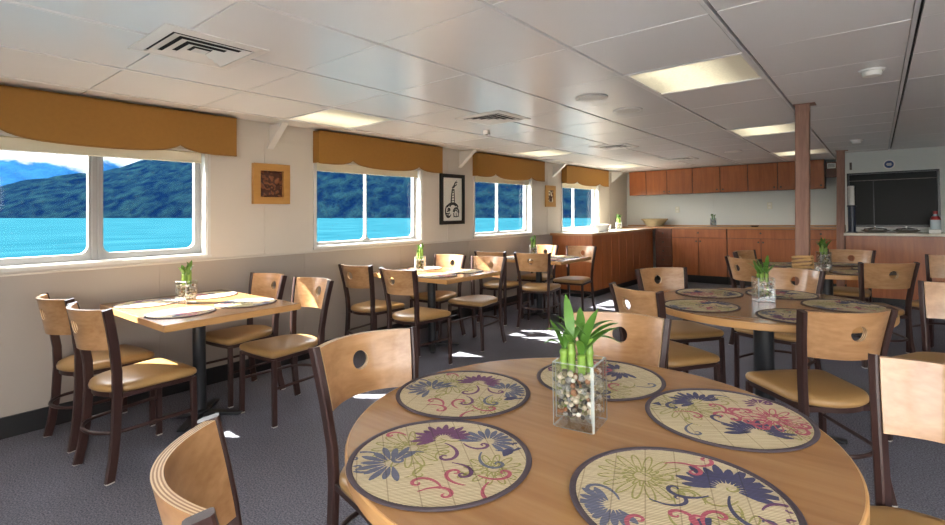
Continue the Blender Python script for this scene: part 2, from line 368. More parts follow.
for k, (y0, y1, ym, mw_) in enumerate(WIN):
    w = MB(); x0, x1 = -0.125, -0.085
    # casing and reveal lip in white
    for a, b, c, d in ((y0, y1, WZ0-0.0, WZ0+0.012), (y0, y1, WZ1-0.012, WZ1), (y0, y0+0.012, WZ0, WZ1), (y1-0.012, y1, WZ0, WZ1)):
        w.box(-0.128, 0.004, a, b, c, d, 1)
    w.box(0.0, 0.022, y0-0.03, y1+0.03, WZ0-0.018, WZ0+0.004, 1)
    for a, b, c, d in ((y0-0.025, y0, WZ0-0.018, WZ1), (y1, y1+0.025, WZ0-0.018, WZ1)): w.box(0.0, 0.014, a, b, c, d, 1)
    # two rounded lights in an aluminium frame
    a0, a1, z0, z1 = y0+0.012, y1-0.012, WZ0+0.012, WZ1-0.012
    e = 0.045 if k == 0 else 0.030
    lights = [(a0+e, ym-mw_/2), (ym+mw_/2, a1-e)]
    for (p, q), (oa, ob) in zip(lights, ((a0, ym), (ym, a1))):
        inn = rrect(p, q, z0+e, z1-e*0.6, 0.055); out = rect_match(inn, oa, ob, z0, z1, 0.05)
        inn2 = rrect(p-0.008, q+0.008, z0+e-0.008, z1-e*0.6+0.008, 0.06)
        P = lambda pts, x: [(x, y, z) for y, z in pts]
        w.ring(P(out, x1), P(inn2, x1), 0); w.ring(P(inn2, x1), P(inn2, x1+0.006), 0); w.ring(P(inn2, x1+0.006), P(inn, x1+0.006), 0)
        w.ring(P(inn, x1+0.006), P(inn, x0), 0); w.ring(P(inn, x0), P(out, x0), 0)
    if mw_ > 0.05:
        w.box(x1, x1+0.012, ym-0.022, ym-0.004, z0, z1, 0); w.box(x1, x1+0.018, ym+0.012, ym+0.026, z0, z1, 0)
    for s_ in range(5):
        zz = z0+0.12+s_*(z1-z0-0.2)/4
        w.lathe([(0.004, 0), (0.004, 0.003)], (0, 0, 0), 8) if False else None
        w.box(x1, x1+0.004, a1-0.030, a1-0.022, zz-0.004, zz+0.004, 0)
    fr = struct(w, 'window_%d' % (k+1), ['alu', 'white_trim'], mat=WALL_M, smooth=30)
    g = MB()
    for p, q in lights: g.box(-0.108, -0.104, p-0.015, q+0.015, z0+0.03, z1-0.02)
    gp = g.build('window_pane', 'pane', fr, smooth=0); gp['kind'] = 'structure'

# rear and right walls close the room behind the viewer, with unseen openings added to let daylight in
rw = MB(); rws = [(-0.8, 1.1), (1.3, 3.2)]
xs = [XW-0.1]+[v for w in rws for v in w]+[XR]
for k in range(0, len(xs), 2): rw.box(xs[k], xs[k+1], YF-0.1, YF, 0, CEIL+0.1)
for a, b in rws: rw.box(a, b, YF-0.1, YF, 0, 0.55); rw.box(a, b, YF-0.1, YF, 2.02, CEIL+0.1)
struct(rw, 'wall_rear', 'wall', smooth=0)
rr = MB(); rws = [(-1.6, -0.2), (0.2, 1.6)]
ys = [YF]+[v for w in rws for v in w]+[YB]
for k in range(0, len(ys), 2): rr.box(XR, XR+0.12, ys[k], ys[k+1], 0, CEIL+0.1)
for a, b in rws: rr.box(XR, XR+0.12, a, b, 0, 1.03); rr.box(XR, XR+0.12, a, b, 1.80, CEIL+0.1)
struct(rr, 'wall_right', 'wall', smooth=0)
M['deck'] = plain('deck_paint', (0.72, 0.72, 0.70), 0.7)
dk = MB(); dk.box(XW-0.1, 6.0, -9.0, YF-0.101, -0.08, -0.005); dk.box(XR+0.121, 6.0, YF-0.1, YB, -0.08, -0.005)  # pale deck added out of view to bounce daylight up onto the ceiling
struct(dk, 'floor_outside_deck', 'deck', smooth=0)
bk = MB(); bk.box(XW-0.1, -0.36, YB, YB+0.1, 0, CEIL+0.1)
for x in (-2.45, -1.16): bk.box(x-0.02, x+0.02, YB-0.004, YB, 1.0, CEIL)
struct(bk, 'wall_back', 'backwall', smooth=0)

# ------------------------------------------------------------------ sea, hills and mountain beyond the windows
def sea_mat():
    m, nt, b = new_mat('sea')
    b.inputs['Base Color'].default_value = (0.025, 0.40, 0.52, 1); b.inputs['Roughness'].default_value = 0.6; b.inputs['Specular IOR Level'].default_value = 0.0
    tc = nt.nodes.new('ShaderNodeTexCoord')
    mp = nt.nodes.new('ShaderNodeMapping'); mp.inputs['Scale'].default_value = (0.5, 0.12, 1); nt.links.new(tc.outputs['Object'], mp.inputs[0])
    n = nt.nodes.new('ShaderNodeTexNoise'); n.inputs['Scale'].default_value = 1.0; n.inputs['Detail'].default_value = 5; nt.links.new(mp.outputs[0], n.inputs['Vector'])
    cr = nt.nodes.new('ShaderNodeValToRGB'); cr.color_ramp.elements[0].position = 0.35; cr.color_ramp.elements[0].color = (0.0035, 0.0245, 0.036, 1)
    cr.color_ramp.elements[1].position = 0.7; cr.color_ramp.elements[1].color = (0.0075, 0.037, 0.050, 1)
    nt.links.new(n.outputs['Fac'], cr.inputs[0]); nt.links.new(cr.outputs[0], b.inputs['Base Color'])
    bp = nt.nodes.new('ShaderNodeBump'); bp.inputs['Strength'].default_value = 0.3; bp.inputs['Distance'].default_value = 0.2
    nt.links.new(n.outputs['Fac'], bp.inputs['Height']); nt.links.new(bp.outputs[0], b.inputs['Normal'])
    return m
M['sea'] = sea_mat()
s = MB(); s.add([(-3000, -2500, -2.6), (3000, -2500, -2.6), (3000, 3000, -2.6), (-3000, 3000, -2.6)], [(0, 1, 2, 3)])
struct(s, 'sea', 'sea', mat=LEAN, smooth=0)

def hill_mat(name, lo, hi, snow=None):
    m, nt, b = new_mat(name)
    tc = nt.nodes.new('ShaderNodeTexCoord'); n = nt.nodes.new('ShaderNodeTexNoise')
    n.inputs['Scale'].default_value = 0.16 if not snow else 0.012; n.inputs['Detail'].default_value = 7; n.inputs['Roughness'].default_value = 0.7
    nt.links.new(tc.outputs['Object'], n.inputs['Vector'])
    cr = nt.nodes.new('ShaderNodeValToRGB'); cr.color_ramp.elements[0].position = 0.4; cr.color_ramp.elements[0].color = (*lo, 1)
    cr.color_ramp.elements[1].position = 0.62; cr.color_ramp.elements[1].color = (*hi, 1)
    nt.links.new(n.outputs['Fac'], cr.inputs[0]); last = cr.outputs[0]
    if snow:
        sx = nt.nodes.new('ShaderNodeSeparateXYZ'); nt.links.new(tc.outputs['Object'], sx.inputs[0])
        n2 = nt.nodes.new('ShaderNodeTexNoise'); n2.inputs['Scale'].default_value = 0.011; n2.inputs['Detail'].default_value = 8; nt.links.new(tc.outputs['Object'], n2.inputs['Vector'])
        mu = nt.nodes.new('ShaderNodeMath'); mu.operation = 'MULTIPLY'; mu.inputs[1].default_value = snow[1]; nt.links.new(n2.outputs['Fac'], mu.inputs[0])
        ad = nt.nodes.new('ShaderNodeMath'); ad.operation = 'ADD'; nt.links.new(sx.outputs[2], ad.inputs[0]); nt.links.new(mu.outputs[0], ad.inputs[1])
        mr = nt.nodes.new('ShaderNodeMapRange'); mr.inputs[1].default_value = snow[0]; mr.inputs[2].default_value = snow[0]+18; nt.links.new(ad.outputs[0], mr.inputs[0])
        mx = nt.nodes.new('ShaderNodeMixRGB'); mx.inputs[2].default_value = (0.095, 0.105, 0.115, 1)
        nt.links.new(mr.outputs[0], mx.inputs[0]); nt.links.new(last, mx.inputs[1]); last = mx.outputs[0]
    nt.links.new(last, b.inputs['Base Color']); b.inputs['Roughness'].default_value = 0.9; b.inputs['Specular IOR Level'].default_value = 0.0
    bp = nt.nodes.new('ShaderNodeBump'); bp.inputs['Strength'].default_value = 1.0; bp.inputs['Distance'].default_value = 2.5 if not snow else 8
    nt.links.new(n.outputs['Fac'], bp.inputs['Height']); nt.links.new(bp.outputs[0], b.inputs['Normal'])
    return m
M['forest'] = hill_mat('forest_hill', (0.0005, 0.0030, 0.0115), (0.0032, 0.0115, 0.0170))  # blue distance haze put into the woodland colour
M['alp'] = hill_mat('snow_mountain', (0.004, 0.022, 0.062), (0.007, 0.036, 0.085), (182, 120))  # rock blue also carries the haze of distance
# near wooded shore: runs diagonally from far off the quarter to close on the bow
A, B = Vector((-560, -190)), Vector((20, 290))
ax = (B-A).normalized(); nx = Vector((-ax.y, ax.x))          # nx points away from the ship
hb = MB(); NU, NV = 220, 46; vs = []
for u in range(NU+1):
    for v in range(NV+1):
        su = -250+u*950/NU; tv = v*190/NV
        p = A+ax*su+nx*tv
        ss = lambda q: (lambda c: c*c*(3-2*c))(min(1, max(0, q)))
        ridge = 3+23*ss((su-232)/80)+34*ss((su-285)/190)
        w_ = min(1, tv/120); prof = (1-(1-w_)**1.7)
        q = Vector((p.x*0.012, p.y*0.012, 0.3)); nz = noise.fractal(q, 1.0, 2.0, 5); n2 = noise.noise(Vector((p.x*0.11, p.y*0.11, 2.0)))
        z = -3.0+ridge*prof*(1+0.22*nz)+1.5*n2*min(1, tv/12)
        vs.append((p.x, p.y, z))
fs = [(u*(NV+1)+v, (u+1)*(NV+1)+v, (u+1)*(NV+1)+v+1, u*(NV+1)+v+1) for u in range(NU) for v in range(NV)]
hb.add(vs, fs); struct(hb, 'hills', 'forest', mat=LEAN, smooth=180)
fm = MB(); NU, NV = 120, 50; vs = []
for u in range(NU+1):
    for v in range(NV+1):
        x, y = -1500-v*26, -1300+u*28
        q = Vector((x*0.0022, y*0.0022, 5.1)); nz = noise.fractal(q, 0.9, 2.1, 6)
        prof = min(1, v/26); prof = prof*prof*(3-2*prof)
        vs.append((x, y, -5+270*prof*(0.93+0.32*nz)))
fm.add(vs, [(u*(NV+1)+v, (u+1)*(NV+1)+v, (u+1)*(NV+1)+v+1, u*(NV+1)+v+1) for u in range(NU) for v in range(NV)])
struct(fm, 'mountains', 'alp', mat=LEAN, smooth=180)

# ------------------------------------------------------------------ things on the left wall
names = ['longest, at the left edge above the near window', 'second from the left, above the second window', 'above the third window, past the black framed print', 'above the far window beside the wooden counter']
for k, (y0, y1) in enumerate(((0.10, 1.93), (2.70, 4.40), (5.09, 6.76), (7.47, 9.15))):
    L = y1-y0; z0, z1, dp = 1.832, 2.135, 0.105
    t = thing('window_valance', 'mustard fabric valance with scalloped bottom, '+names[k], 'valance', group='window valances', mat=WALL_M)
    N = 48; bot = []
    for i in range(N+1):
        f = i/N; g = min(f, 1-f)*2               # 0 at the ends, 1 in the middle
        c = 0.46
        zz = 0.050*math.exp(-abs(g-c)/0.085)-0.016*math.sin(min(1, max(0, (g-c)/(1-c)))*PI/2)**1.0*1.0
        if g < c: zz += -0.004*math.sin(g/c*PI)
        bot.append((y0+L*f, z0+zz))
    m = MB(); loop = bot+[(y1, z1), (y0, z1)]
    m.loft([[(dp-0.014, y, z) for y, z in loop], [(dp, y, z) for y, z in loop]])
    m.box(0.004, dp-0.014, y0, y0+0.014, z0, z1); m.box(0.004, dp-0.014, y1-0.014, y1, z0, z1)
    m.box(0.004, dp, y0, y1, z1-0.012, z1)
    m.build('fabric_cover', 'valance', t, smooth=40)
    p = MB(); p.tube([(dp-0.004, y, z-0.003) for y, z in bot], 0.007, 6); p.build('piping', 'piping', t)
    a, b = WIN[k][0], WIN[k][1]
    bt = thing('roller_blind', 'cream roller blind rolled up under the mustard valance '+['of the nearest window', 'of the second window', 'of the third window', 'of the window by the counter'][k], 'blind', group='roller blinds', mat=WALL_M)
    q = MB(); q.tube([(-0.045, a+0.03, 1.83), (-0.045, b-0.03, 1.83)], 0.018, 12); q.build('roller', 'blind', bt)
    q = MB(); q.box(-0.030, -0.027, a+0.03, b-0.03, 1.768, 1.836); q.tube([(-0.0285, a+0.03, 1.766), (-0.0285, b-0.03, 1.766)], 0.007, 8); q.build('blind_cloth', 'blind', bt, smooth=40)

for k, (y, lb) in enumerate(((2.27, 'left of the second valance, above the carved panel'), (4.83, 'above the black framed print'), (7.18, 'between the third and fourth valances'), (9.52, 'beside the far valance and the wall cabinets'))):
    m = MB(); m.loft([[(0.004, y-0.006, 1.94), (0.004, y-0.006, 2.13), (0.24, y-0.006, 2.13)], [(0.004, y+0.006, 1.94), (0.004, y+0.006, 2.13), (0.24, y+0.006, 2.13)]])
    t = thing('ceiling_bracket', 'white triangular steel bracket '+lb, 'bracket', group='frame brackets', mat=WALL_M)
    m.build('web', 'white_trim', t, smooth=0)
    f = MB(); f.bar([(0.006, y, 1.925), (0.255, y, 2.128)], 0.06, 0.008, (0, 1, 0)); f.build('flange', 'white_trim', t)

# carved wooden panel
t = thing('carved_artwork', 'carved brown wooden relief in a wide light wood frame near the first window', 'picture', mat=WALL_M)
y0, y1, z0, z1 = 2.105, 2.440, 1.440, 1.790
def frame_parts(t, y0, y1, z0, z1, fw, fmat, dpt=0.03, x0=0.004):
    m = MB(); o = [(y0, z0), (y1, z0), (y1, z1), (y0, z1)]; i_ = [(y0+fw, z0+fw), (y1-fw, z0+fw), (y1-fw, z1-fw), (y0+fw, z1-fw)]
    P = lambda q, x: [(x, a, b) for a, b in q]
    m.ring(P(o, x0+dpt), P(i_, x0+dpt)); m.ring(P(o, x0), P(o, x0+dpt)); m.ring(P(i_, x0+dpt), P(i_, x0+dpt*0.4)); m.ring(P(o, x0), P(i_, x0))
    m.build('frame', fmat, t, smooth=0, bevel=0.003)
frame_parts(t, y0, y1, z0, z1, 0.060, 'gold_frame', 0.04)
m = MB(); N = 44; a0, a1, b0, b1 = y0+0.061, y1-0.061, z0+0.061, z1-0.061; vs = []; mi = []
for i in range(N+1):
    for j in range(N+1):
        y, z = a0+(a1-a0)*i/N, b0+(b1-b0)*j/N
        h = abs(noise.noise(Vector((y*34, z*42, 0.2)))+0.5*math.sin(30*y+48*z+4*noise.noise(Vector((y*14, z*14, 4)))))
        vs.append((0.012+0.012*min(1, h), y, z))
fs = [(i*(N+1)+j, (i+1)*(N+1)+j, (i+1)*(N+1)+j+1, i*(N+1)+j+1) for i in range(N) for j in range(N)]
mi = [1 if sum(vs[q][0] for q in f)/4 > 0.017 else 0 for f in fs]
m.add(vs, fs, mi); m.build('relief', ['carved', 'carved_hi'], t)

# black framed print: a generic black brush figure, tall neck over a rounded body
t = thing('framed_print', 'tall black framed print with a black ink figure on cream paper', 'picture', mat=WALL_M)
y0, y1, z0, z1 = 4.45, 4.90, 1.205, 1.830
frame_parts(t, y0, y1, z0, z1, 0.045, 'black_frame', 0.028)
m = MB(); m.box(0.006, 0.012, y0+0.04, y1-0.04, z0+0.04, z1-0.04, 0)
def ink(pts, w):
    n = len(pts); L, Rr = [], []
    for i in range(n):
        a, b = Vector(pts[max(i-1, 0)]), Vector(pts[min(i+1, n-1)]); d_ = (b-a).normalized(); q = Vector((-d_.y, d_.x))*(w if not isinstance(w, list) else w[i])
        c = Vector(pts[i]); L.append(c+q); Rr.append(c-q)
    m.add([(0.0125, p.x, p.y) for p in L+Rr], [(i, i+1, n+i+1, n+i) for i in range(n-1)], 1)
yc, zc = (y0+y1)/2, (z0+z1)/2
def arc(cy, cz, ry, rz, a, b, n=14): return [(cy+ry*math.cos(a+(b-a)*i/n), cz+rz*math.sin(a+(b-a)*i/n)) for i in range(n+1)]
ink([(yc-0.02, zc-0.05), (yc-0.008, zc+0.06), (yc+0.005, zc+0.13)], 0.011); ink([(yc+0.045, zc-0.05), (yc+0.042, zc+0.06), (yc+0.035, zc+0.13)], 0.008)
ink([(yc+0.0, zc+0.14), (yc+0.035, zc+0.16), (yc+0.05, zc+0.20), (yc+0.085, zc+0.235)], [0.012, 0.016, 0.009, 0.003]); ink([(yc+0.02, zc+0.15), (yc+0.09, zc+0.19)], 0.008)
ink(arc(yc+0.01, zc-0.11, 0.10, 0.06, 0.1, PI*0.95), 0.013); ink(arc(yc-0.07, zc-0.15, 0.055, 0.075, PI*0.4, PI*1.7), 0.010)
ink(arc(yc-0.06, zc-0.13, 0.022, 0.018, 0, 2*PI), 0.007); ink(arc(yc+0.075, zc-0.16, 0.05, 0.05, -0.2, PI), 0.012)
ink([(yc+0.03, zc-0.17), (yc+0.035, zc-0.225)], 0.009); ink([(yc+0.075, zc-0.17), (yc+0.08, zc-0.215)], 0.007); ink([(yc+0.12, zc-0.16), (yc+0.118, zc-0.22)], 0.009); ink(arc(yc+0.075, zc-0.2, 0.045, 0.02, PI, 2*PI), 0.006)
ink([(yc-0.10, zc-0.20), (yc-0.04, zc-0.215), (yc-0.02, zc-0.19)], 0.008)
for k in range(5): ink([(yc-0.012+0.006*k, zc-0.02+0.035*k), (yc+0.042-0.002*k, zc-0.015+0.035*k)], 0.005)
ink(arc(yc+0.015, zc-0.095, 0.055, 0.035, 0.2, PI), 0.012); ink(arc(yc-0.055, zc-0.125, 0.010, 0.009, 0, 2*PI), 0.008)
ink([(yc-0.115, zc-0.175), (yc-0.07, zc-0.185), (yc-0.045, zc-0.17)], 0.009); ink([(yc-0.10, zc-0.15), (yc-0.075, zc-0.155)], 0.007)
ink(arc(yc+0.07, zc-0.165, 0.028, 0.03, 0, PI), 0.008); ink([(yc+0.055, zc+0.205), (yc+0.10, zc+0.215)], 0.007); ink([(yc-0.005, zc+0.115), (yc+0.045, zc+0.12)], 0.010)
m.build('print', ['paper', 'ink'], t, smooth=0)
m = MB(); m.box(0.017, 0.019, y0+0.044, y1-0.044, z0+0.044, z1-0.044); m.build('glazing', 'pane', t, smooth=0)

t = thing('carved_plaque', 'small wooden plaque with dark carving between the third and fourth windows', 'picture', mat=WALL_M)
y0, y1, z0, z1 = 6.93, 7.24, 1.43, 1.775
frame_parts(t, y0, y1, z0, z1, 0.075, 'gold_frame', 0.025)
m = MB(); vs = []; N = 26; a0, a1, b0, b1 = y0+0.086, y1-0.086, z0+0.05, z1-0.05
a0, a1, b0, b1 = y0+0.076, y1-0.076, z0+0.076, z1-0.076
for i in range(N+1):
    for j in range(N+1):
        y, z = a0+(a1-a0)*i/N, b0+(b1-b0)*j/N
        vs.append((0.012+0.012*abs(noise.noise(Vector((y*24, z*20, 9.2)))), y, z))
fs = [(i*(N+1)+j, (i+1)*(N+1)+j, (i+1)*(N+1)+j+1, i*(N+1)+j+1) for i in range(N) for j in range(N)]
m.add(vs, fs, [1 if sum(vs[q][0] for q in f)/4 > 0.0155 else 0 for f in fs]); m.build('relief', ['carved', 'blind'], t)

# ------------------------------------------------------------------ ceiling things
li = {(-2, 2): 'large, over the right-hand round tables, nearest the viewer', (-2, 6): 'beside the front brown pillar', (-2, 10): 'in front of the wall cabinets, beyond the pillar',
      (-6, 1): 'near the window wall, by the second valance', (-6, 6): 'near the window wall, above the third valance', (-6, 10): 'near the window wall, by the far valance'}
k0 = 0
proto = None; used = [False]
for (i, j) in sorted(lset):
    x, y = cell(i, j)
    lab = li.get((i, j), 'lit square ceiling light behind the viewer')
    lab = 'lit square ceiling light panel '+lab if (i, j) in li else lab
    if proto is None:
        proto = thing('ceiling_light', lab, 'light', group='ceiling light panels')
        m = MB(); h = GS/2-0.004; e = h-0.022
        P = lambda r, z: [(-r, -r, z), (r, -r, z), (r, r, z), (-r, r, z)]
        m.ring(P(h, -0.004), P(e, -0.004)); m.ring(P(h, -0.004), P(h, 0.02)); m.ring(P(e, -0.004), P(e, 0.02))
        m.build('frame', 'tbar', proto, smooth=0)
        m = MB(); m.add(P(e, 0.004)+P(e, 0.016), [(0, 1, 2, 3), (4, 5, 6, 7), (0, 1, 5, 4), (1, 2, 6, 5), (2, 3, 7, 6), (3, 0, 4, 7)]); m.build('diffuser', 'diffuser', proto, smooth=0)
    place(proto, used, (x+GS/2-0.008, y+GS/2, CEIL), 0, lab, 'ceiling light panels')

proto = thing('ceiling_vent', '', 'vent'); used = [False]
m = MB(); P = lambda r, z: [(-r, -r, z), (r, -r, z), (r, r, z), (-r, r, z)]
m.ring(P(0.235, -0.006), P(0.185, -0.012)); m.ring(P(0.235, -0.006), P(0.235, -0.001)); m.ring(P(0.185, -0.012), P(0.182, -0.001))
m.build('frame', 'vent_white', proto, smooth=0)
m = MB()
for r0, r1, z0, z1 in ((0.176, 0.142, -0.0135, -0.0055), (0.128, 0.094, -0.0145, -0.0055), (0.080, 0.046, -0.0155, -0.0055)):
    m.ring(P(r0, z0), P(r1, z1)); m.ring(P(r0-0.001, z0-0.002), P(r1-0.001, z1-0.002)); m.ring(P(r0, z0), P(r0-0.001, z0-0.002))
m.add(P(0.034, -0.013), [(0, 1, 2, 3)])
m.build('louver', 'vent_white', proto, smooth=0)
m = MB(); m.box(-0.181, 0.181, -0.181, 0.181, -0.004, -0.001); m.build('duct_opening', 'dark', proto, smooth=0)
for (x, y), lb in zip(((-2.56, 1.05), (-2.56, 3.45), (-2.56, 5.99), (-2.40, 8.10)), ('nearest, large in the upper left', 'second from the viewer, near the small sensor', 'third from the viewer', 'farthest, near the wall cabinets')):
    place(proto, used, (x, y, CEIL), 0, 'white square louvered air vent on the ceiling, '+lb, 'ceiling air vents')

def disc(name, lab, cat, x, y, r, h, mat='vent_white', group=None):
    t = thing(name, lab, cat, (x, y, CEIL), 0, group)
    m = MB(); m.lathe([(r*0.92, -h), (r, -h*0.7), (r, -0.001)], n=32); m.build('cover', mat, t)
    m = MB(); m.lathe([(r*0.80, -h-0.002), (r*0.84, -h+0.004)], n=32); m.build('grille', 'white_trim', t)
disc('ceiling_speaker', 'round white ceiling speaker, larger and nearer of the two by the big light panel', 'speaker', -1.58, 3.32, 0.115, 0.012, group='ceiling speakers')
disc('ceiling_speaker', 'round flat white ceiling speaker just beyond the nearer one', 'speaker', -1.56, 3.94, 0.115, 0.008, group='ceiling speakers')
disc('ceiling_speaker', 'round white ceiling speaker far back near the wall cabinets', 'speaker', -1.55, 7.70, 0.115, 0.010, group='ceiling speakers')
def detector(lab, x, y):
    t = thing('smoke_detector', lab, 'smoke detector', (x, y, CEIL), 0, 'smoke detectors')
    m = MB(); m.lathe([(0.062, -0.012), (0.066, -0.001)], n=28); m.build('base', 'plastic_white', t)
    m = MB(); m.lathe([(0.030, -0.042), (0.045, -0.038), (0.052, -0.012)], n=28); m.build('body', 'plastic_white', t)
detector('white smoke detector on the ceiling nearest the viewer at upper right', -0.01, 3.83)
detector('white smoke detector on the ceiling above the serving counter', -0.18, 7.6)
t = thing('ceiling_sensor', 'tiny square white sensor hanging by the second air vent', 'sensor', (-2.97, 3.89, CEIL))
m = MB(); m.box(-0.03, 0.03, -0.02, 0.02, -0.045, -0.001); m.build('housing', 'plastic_white', t, bevel=0.003)
m = MB(); m.lathe([(0.012, -0.050), (0.012, -0.044)], n=12); m.build('lens', 'dark', t)

# ------------------------------------------------------------------ pillars with base plates
for x, y, lab in ((-0.485, 4.70, 'brown wood-grained square pillar behind the middle round table'), (-0.43, 8.76, 'brown square pillar at the end of the serving counter')):
    lean = Matrix.Translation((x, y, 0)) @ LEAN
    t = thing('pillar', lab, 'pillar', mat=lean, group=None)
    m = MB(); m.box(-0.047, 0.047, -0.047, 0.047, 0.012, CEIL-0.004); m.build('shaft', 'pillar', t, bevel=0.006)
    m = MB(); m.box(-0.075, 0.075, -0.075, 0.075, 0.002, 0.012); m.build('base_plate', 'pillar', t, bevel=0.002)
    m = MB(); m.box(-0.06, 0.085, -0.058, 0.058, CEIL-0.010, CEIL-0.003); m.build('cap_plate', 'pillar', t, bevel=0.002)
m = MB()
for k in range(4):
    zz = 0.862+k*0.021; path = []
    for i in range(33):
        a = 2*PI*i/32; c, s_ = math.cos(a), math.sin(a); q = 0.064/max(abs(c), abs(s_))**0.55
        path.append((q*c, q*s_, zz+0.010*math.sin(a+k)+0.0212*i/33))
    m.tube(path, 0.0115, 8)
ro = m.build('rope_coil', 'rope', mat=Matrix.Translation((-0.485+0.018, 4.70, 0)))
tag(ro, 'tan rope coiled around the brown pillar behind the middle round table', 'rope')

# ------------------------------------------------------------------ chairs
PX = [(0.190, -0.197, 0.004), (0.181, -0.178, 0.10), (0.172, -0.161, 0.24), (0.168, -0.152, 0.42), (0.172, -0.154, 0.54), (0.185, -0.172, 0.68), (0.196, -0.190, 0.78), (0.206, -0.210, 0.872)]
def post_at(z):
    for a, b in zip(PX, PX[1:]):
        if a[2] <= z <= b[2]:
            f = (z-a[2])/(b[2]-a[2]); return (a[0]+(b[0]-a[0])*f, a[1]+(b[1]-a[1])*f)
    return PX[-1][:2]
def seat_outline():
    pts = []
    for k in range(17):
        a = PI+PI*k/16; pts.append((0.192*math.cos(a), -0.035+0.165*math.sin(a)))
    pts += [(0.200, 0.06), (0.211, 0.15)]
    for k in range(6):
        a = PI/2*k/5; pts.append((0.178+0.036*math.cos(a), 0.206+0.036*math.sin(a)))
    pts += [(0.09, 0.250), (0.0, 0.254), (-0.09, 0.250)]
    for k in range(6):
        a = PI/2+PI/2*k/5; pts.append((-0.178+0.036*math.cos(a), 0.206+0.036*math.sin(a)))
    pts += [(-0.211, 0.15), (-0.200, 0.06)]
    return pts
def make_chair():
    t = thing('dining_chair', '', 'chair')
    out = seat_outline(); cy = 0.03
    sc = lambda f, z: [(x*f, cy+(y-cy)*f, z) for x, y in out]
    m = MB(); m.loft([sc(0.955, 0.430), sc(1.0, 0.438), sc(1.008, 0.450), sc(0.985, 0.463), sc(0.92, 0.471), sc(0.78, 0.476), sc(0.5, 0.479), sc(0.15, 0.480)])
    m.build('seat', 'vinyl', t, smooth=60)
    m = MB(); m.loft([sc(0.93, 0.404), sc(0.95, 0.406), sc(0.95, 0.430)])
    m.box(-0.160, 0.160, -0.162, -0.142, 0.405, 0.428)
    for sx in (-1, 1): m.bar([(sx*0.166, -0.15, 0.417), (sx*0.192, 0.218, 0.417)], 0.02, 0.024, (1, 0, 0))
    m.build('seat_frame', 'brown_metal', t)
    for sx in (-1, 1):
        m = MB(); m.bar([(sx*x, y, z) for x, y, z in PX], 0.026, 0.044); l = m.build('leg', 'brown_metal', t, label='rear leg running up as back post')
        g = MB(); g.box(sx*0.190-0.013, sx*0.190+0.013, -0.217, -0.177, 0.0, 0.010); g.build('foot_glide', 'glide', l, bevel=0.003)
        m = MB(); m.bar([(sx*0.200, 0.222, 0.004), (sx*0.198, 0.220, 0.2), (sx*0.194, 0.218, 0.42)], 0.026, 0.030); l = m.build('leg', 'brown_metal', t, label='straight front leg')
        g = MB(); g.box(sx*0.200-0.014, sx*0.200+0.014, 0.207, 0.237, 0.0, 0.010); g.build('foot_glide', 'glide', l, bevel=0.003)
    m = MB(); path = [(-0.197, 0.216, 0.235), (-0.186, 0.05, 0.235)]
    for k in range(15):
        a = PI+PI*k/14; path.append((0.176*math.cos(a), -0.085+0.145*math.sin(a), 0.235))
    path += [(0.186, 0.05, 0.235), (0.197, 0.216, 0.235)]
    m.tube(path, 0.0095, 8); m.build('foot_ring', 'brown_metal', t)
    # bent plywood back with a round hole
    Z0, Z1, ZH, RH, T = 0.660, 0.870, 0.778, 0.034, 0.020
    def surf(tt, z, off):
        hx, py = post_at(z); hw = hx-0.011
        y = py-0.080*(1-tt*tt)+0.006
        dy = 0.160*tt; n_ = Vector((-dy, hw, 0)).normalized()        # normal towards the seat
        return Vector((hw*tt, y, z))+n_*off
    zs = [Z0+(Z1-Z0)*k/8 for k in range(9)]; tc = 0.36; ts = [-tc+2*tc*k/8 for k in range(9)]
    rect = [(tc, z) for z in zs[:-1]]+[(x, Z1) for x in reversed(ts[1:])]+[(-tc, z) for z in reversed(zs[1:])]+[(x, Z0) for x in ts[:-1]]
    circ = []
    for (x, z) in rect:
        a = math.atan2((z-ZH), x*0.19); circ.append((RH*math.cos(a)/0.185, ZH+RH*math.sin(a)))
    m = MB()
    for off in (-T/2, T/2):
        rings = [[surf(c[0]+(r_[0]-c[0])*f, c[1]+(r_[1]-c[1])*f, off) for c, r_ in zip(circ, rect)] for f in (0, 0.3, 0.65, 1)]
        for a, b in zip(rings, rings[1:]): m.ring(a, b, 0)
        for sg in (-1, 1):
            tt = [sg*(tc+(1-tc)*k/9) for k in range(10)]
            vs = [surf(a, z, off) for a in tt for z in zs]
            m.add(vs, [(i*9+j, (i+1)*9+j, (i+1)*9+j+1, i*9+j+1) for i in range(9) for j in range(8)], 0)
    m2 = MB(); L5 = 7
    tfull = [-1+(1-tc)*k/9 for k in range(9)]+ts+[tc+(1-tc)*k/9 for k in range(1, 10)]
    for zz in (Z0, Z1):
        for q in range(L5):
            a, b = -T/2+T*q/L5, -T/2+T*(q+1)/L5
            m.loft([[surf(x, zz, a) for x in tfull], [surf(x, zz, b) for x in tfull]], 1 if q % 2 == 0 else 2, False, False, closed=False)
    for sg in (-1, 1): m.loft([[surf(sg, z, -T/2) for z in zs], [surf(sg, z, T/2) for z in zs]], 1, False, False, closed=False)
    for q in range(5):
        a, b = -T/2+T*q/5, -T/2+T*(q+1)/5
        m.ring([surf(c[0], c[1], a) for c in circ], [surf(c[0], c[1], b) for c in circ], 1 if q % 2 == 0 else 2)
    m.build('backrest', ['panel_wood', 'ply_light', 'ply_dark'], t, smooth=40)
    return t
CH = make_chair(); chu = [False]
def chair(px, py, fx, fy, label, group):
    """px, py: middle of the back's top edge; fx, fy: the way the chair faces"""
    l = math.hypot(fx, fy); fx, fy = fx/l, fy/l
    place(CH, chu, (px+0.205*fx, py+0.205*fy, 0), math.atan2(fy, fx)-PI/2, label, group)
G1, G2, G3 = 'chairs at the window tables', 'chairs at the round tables', 'chairs at the round tables'
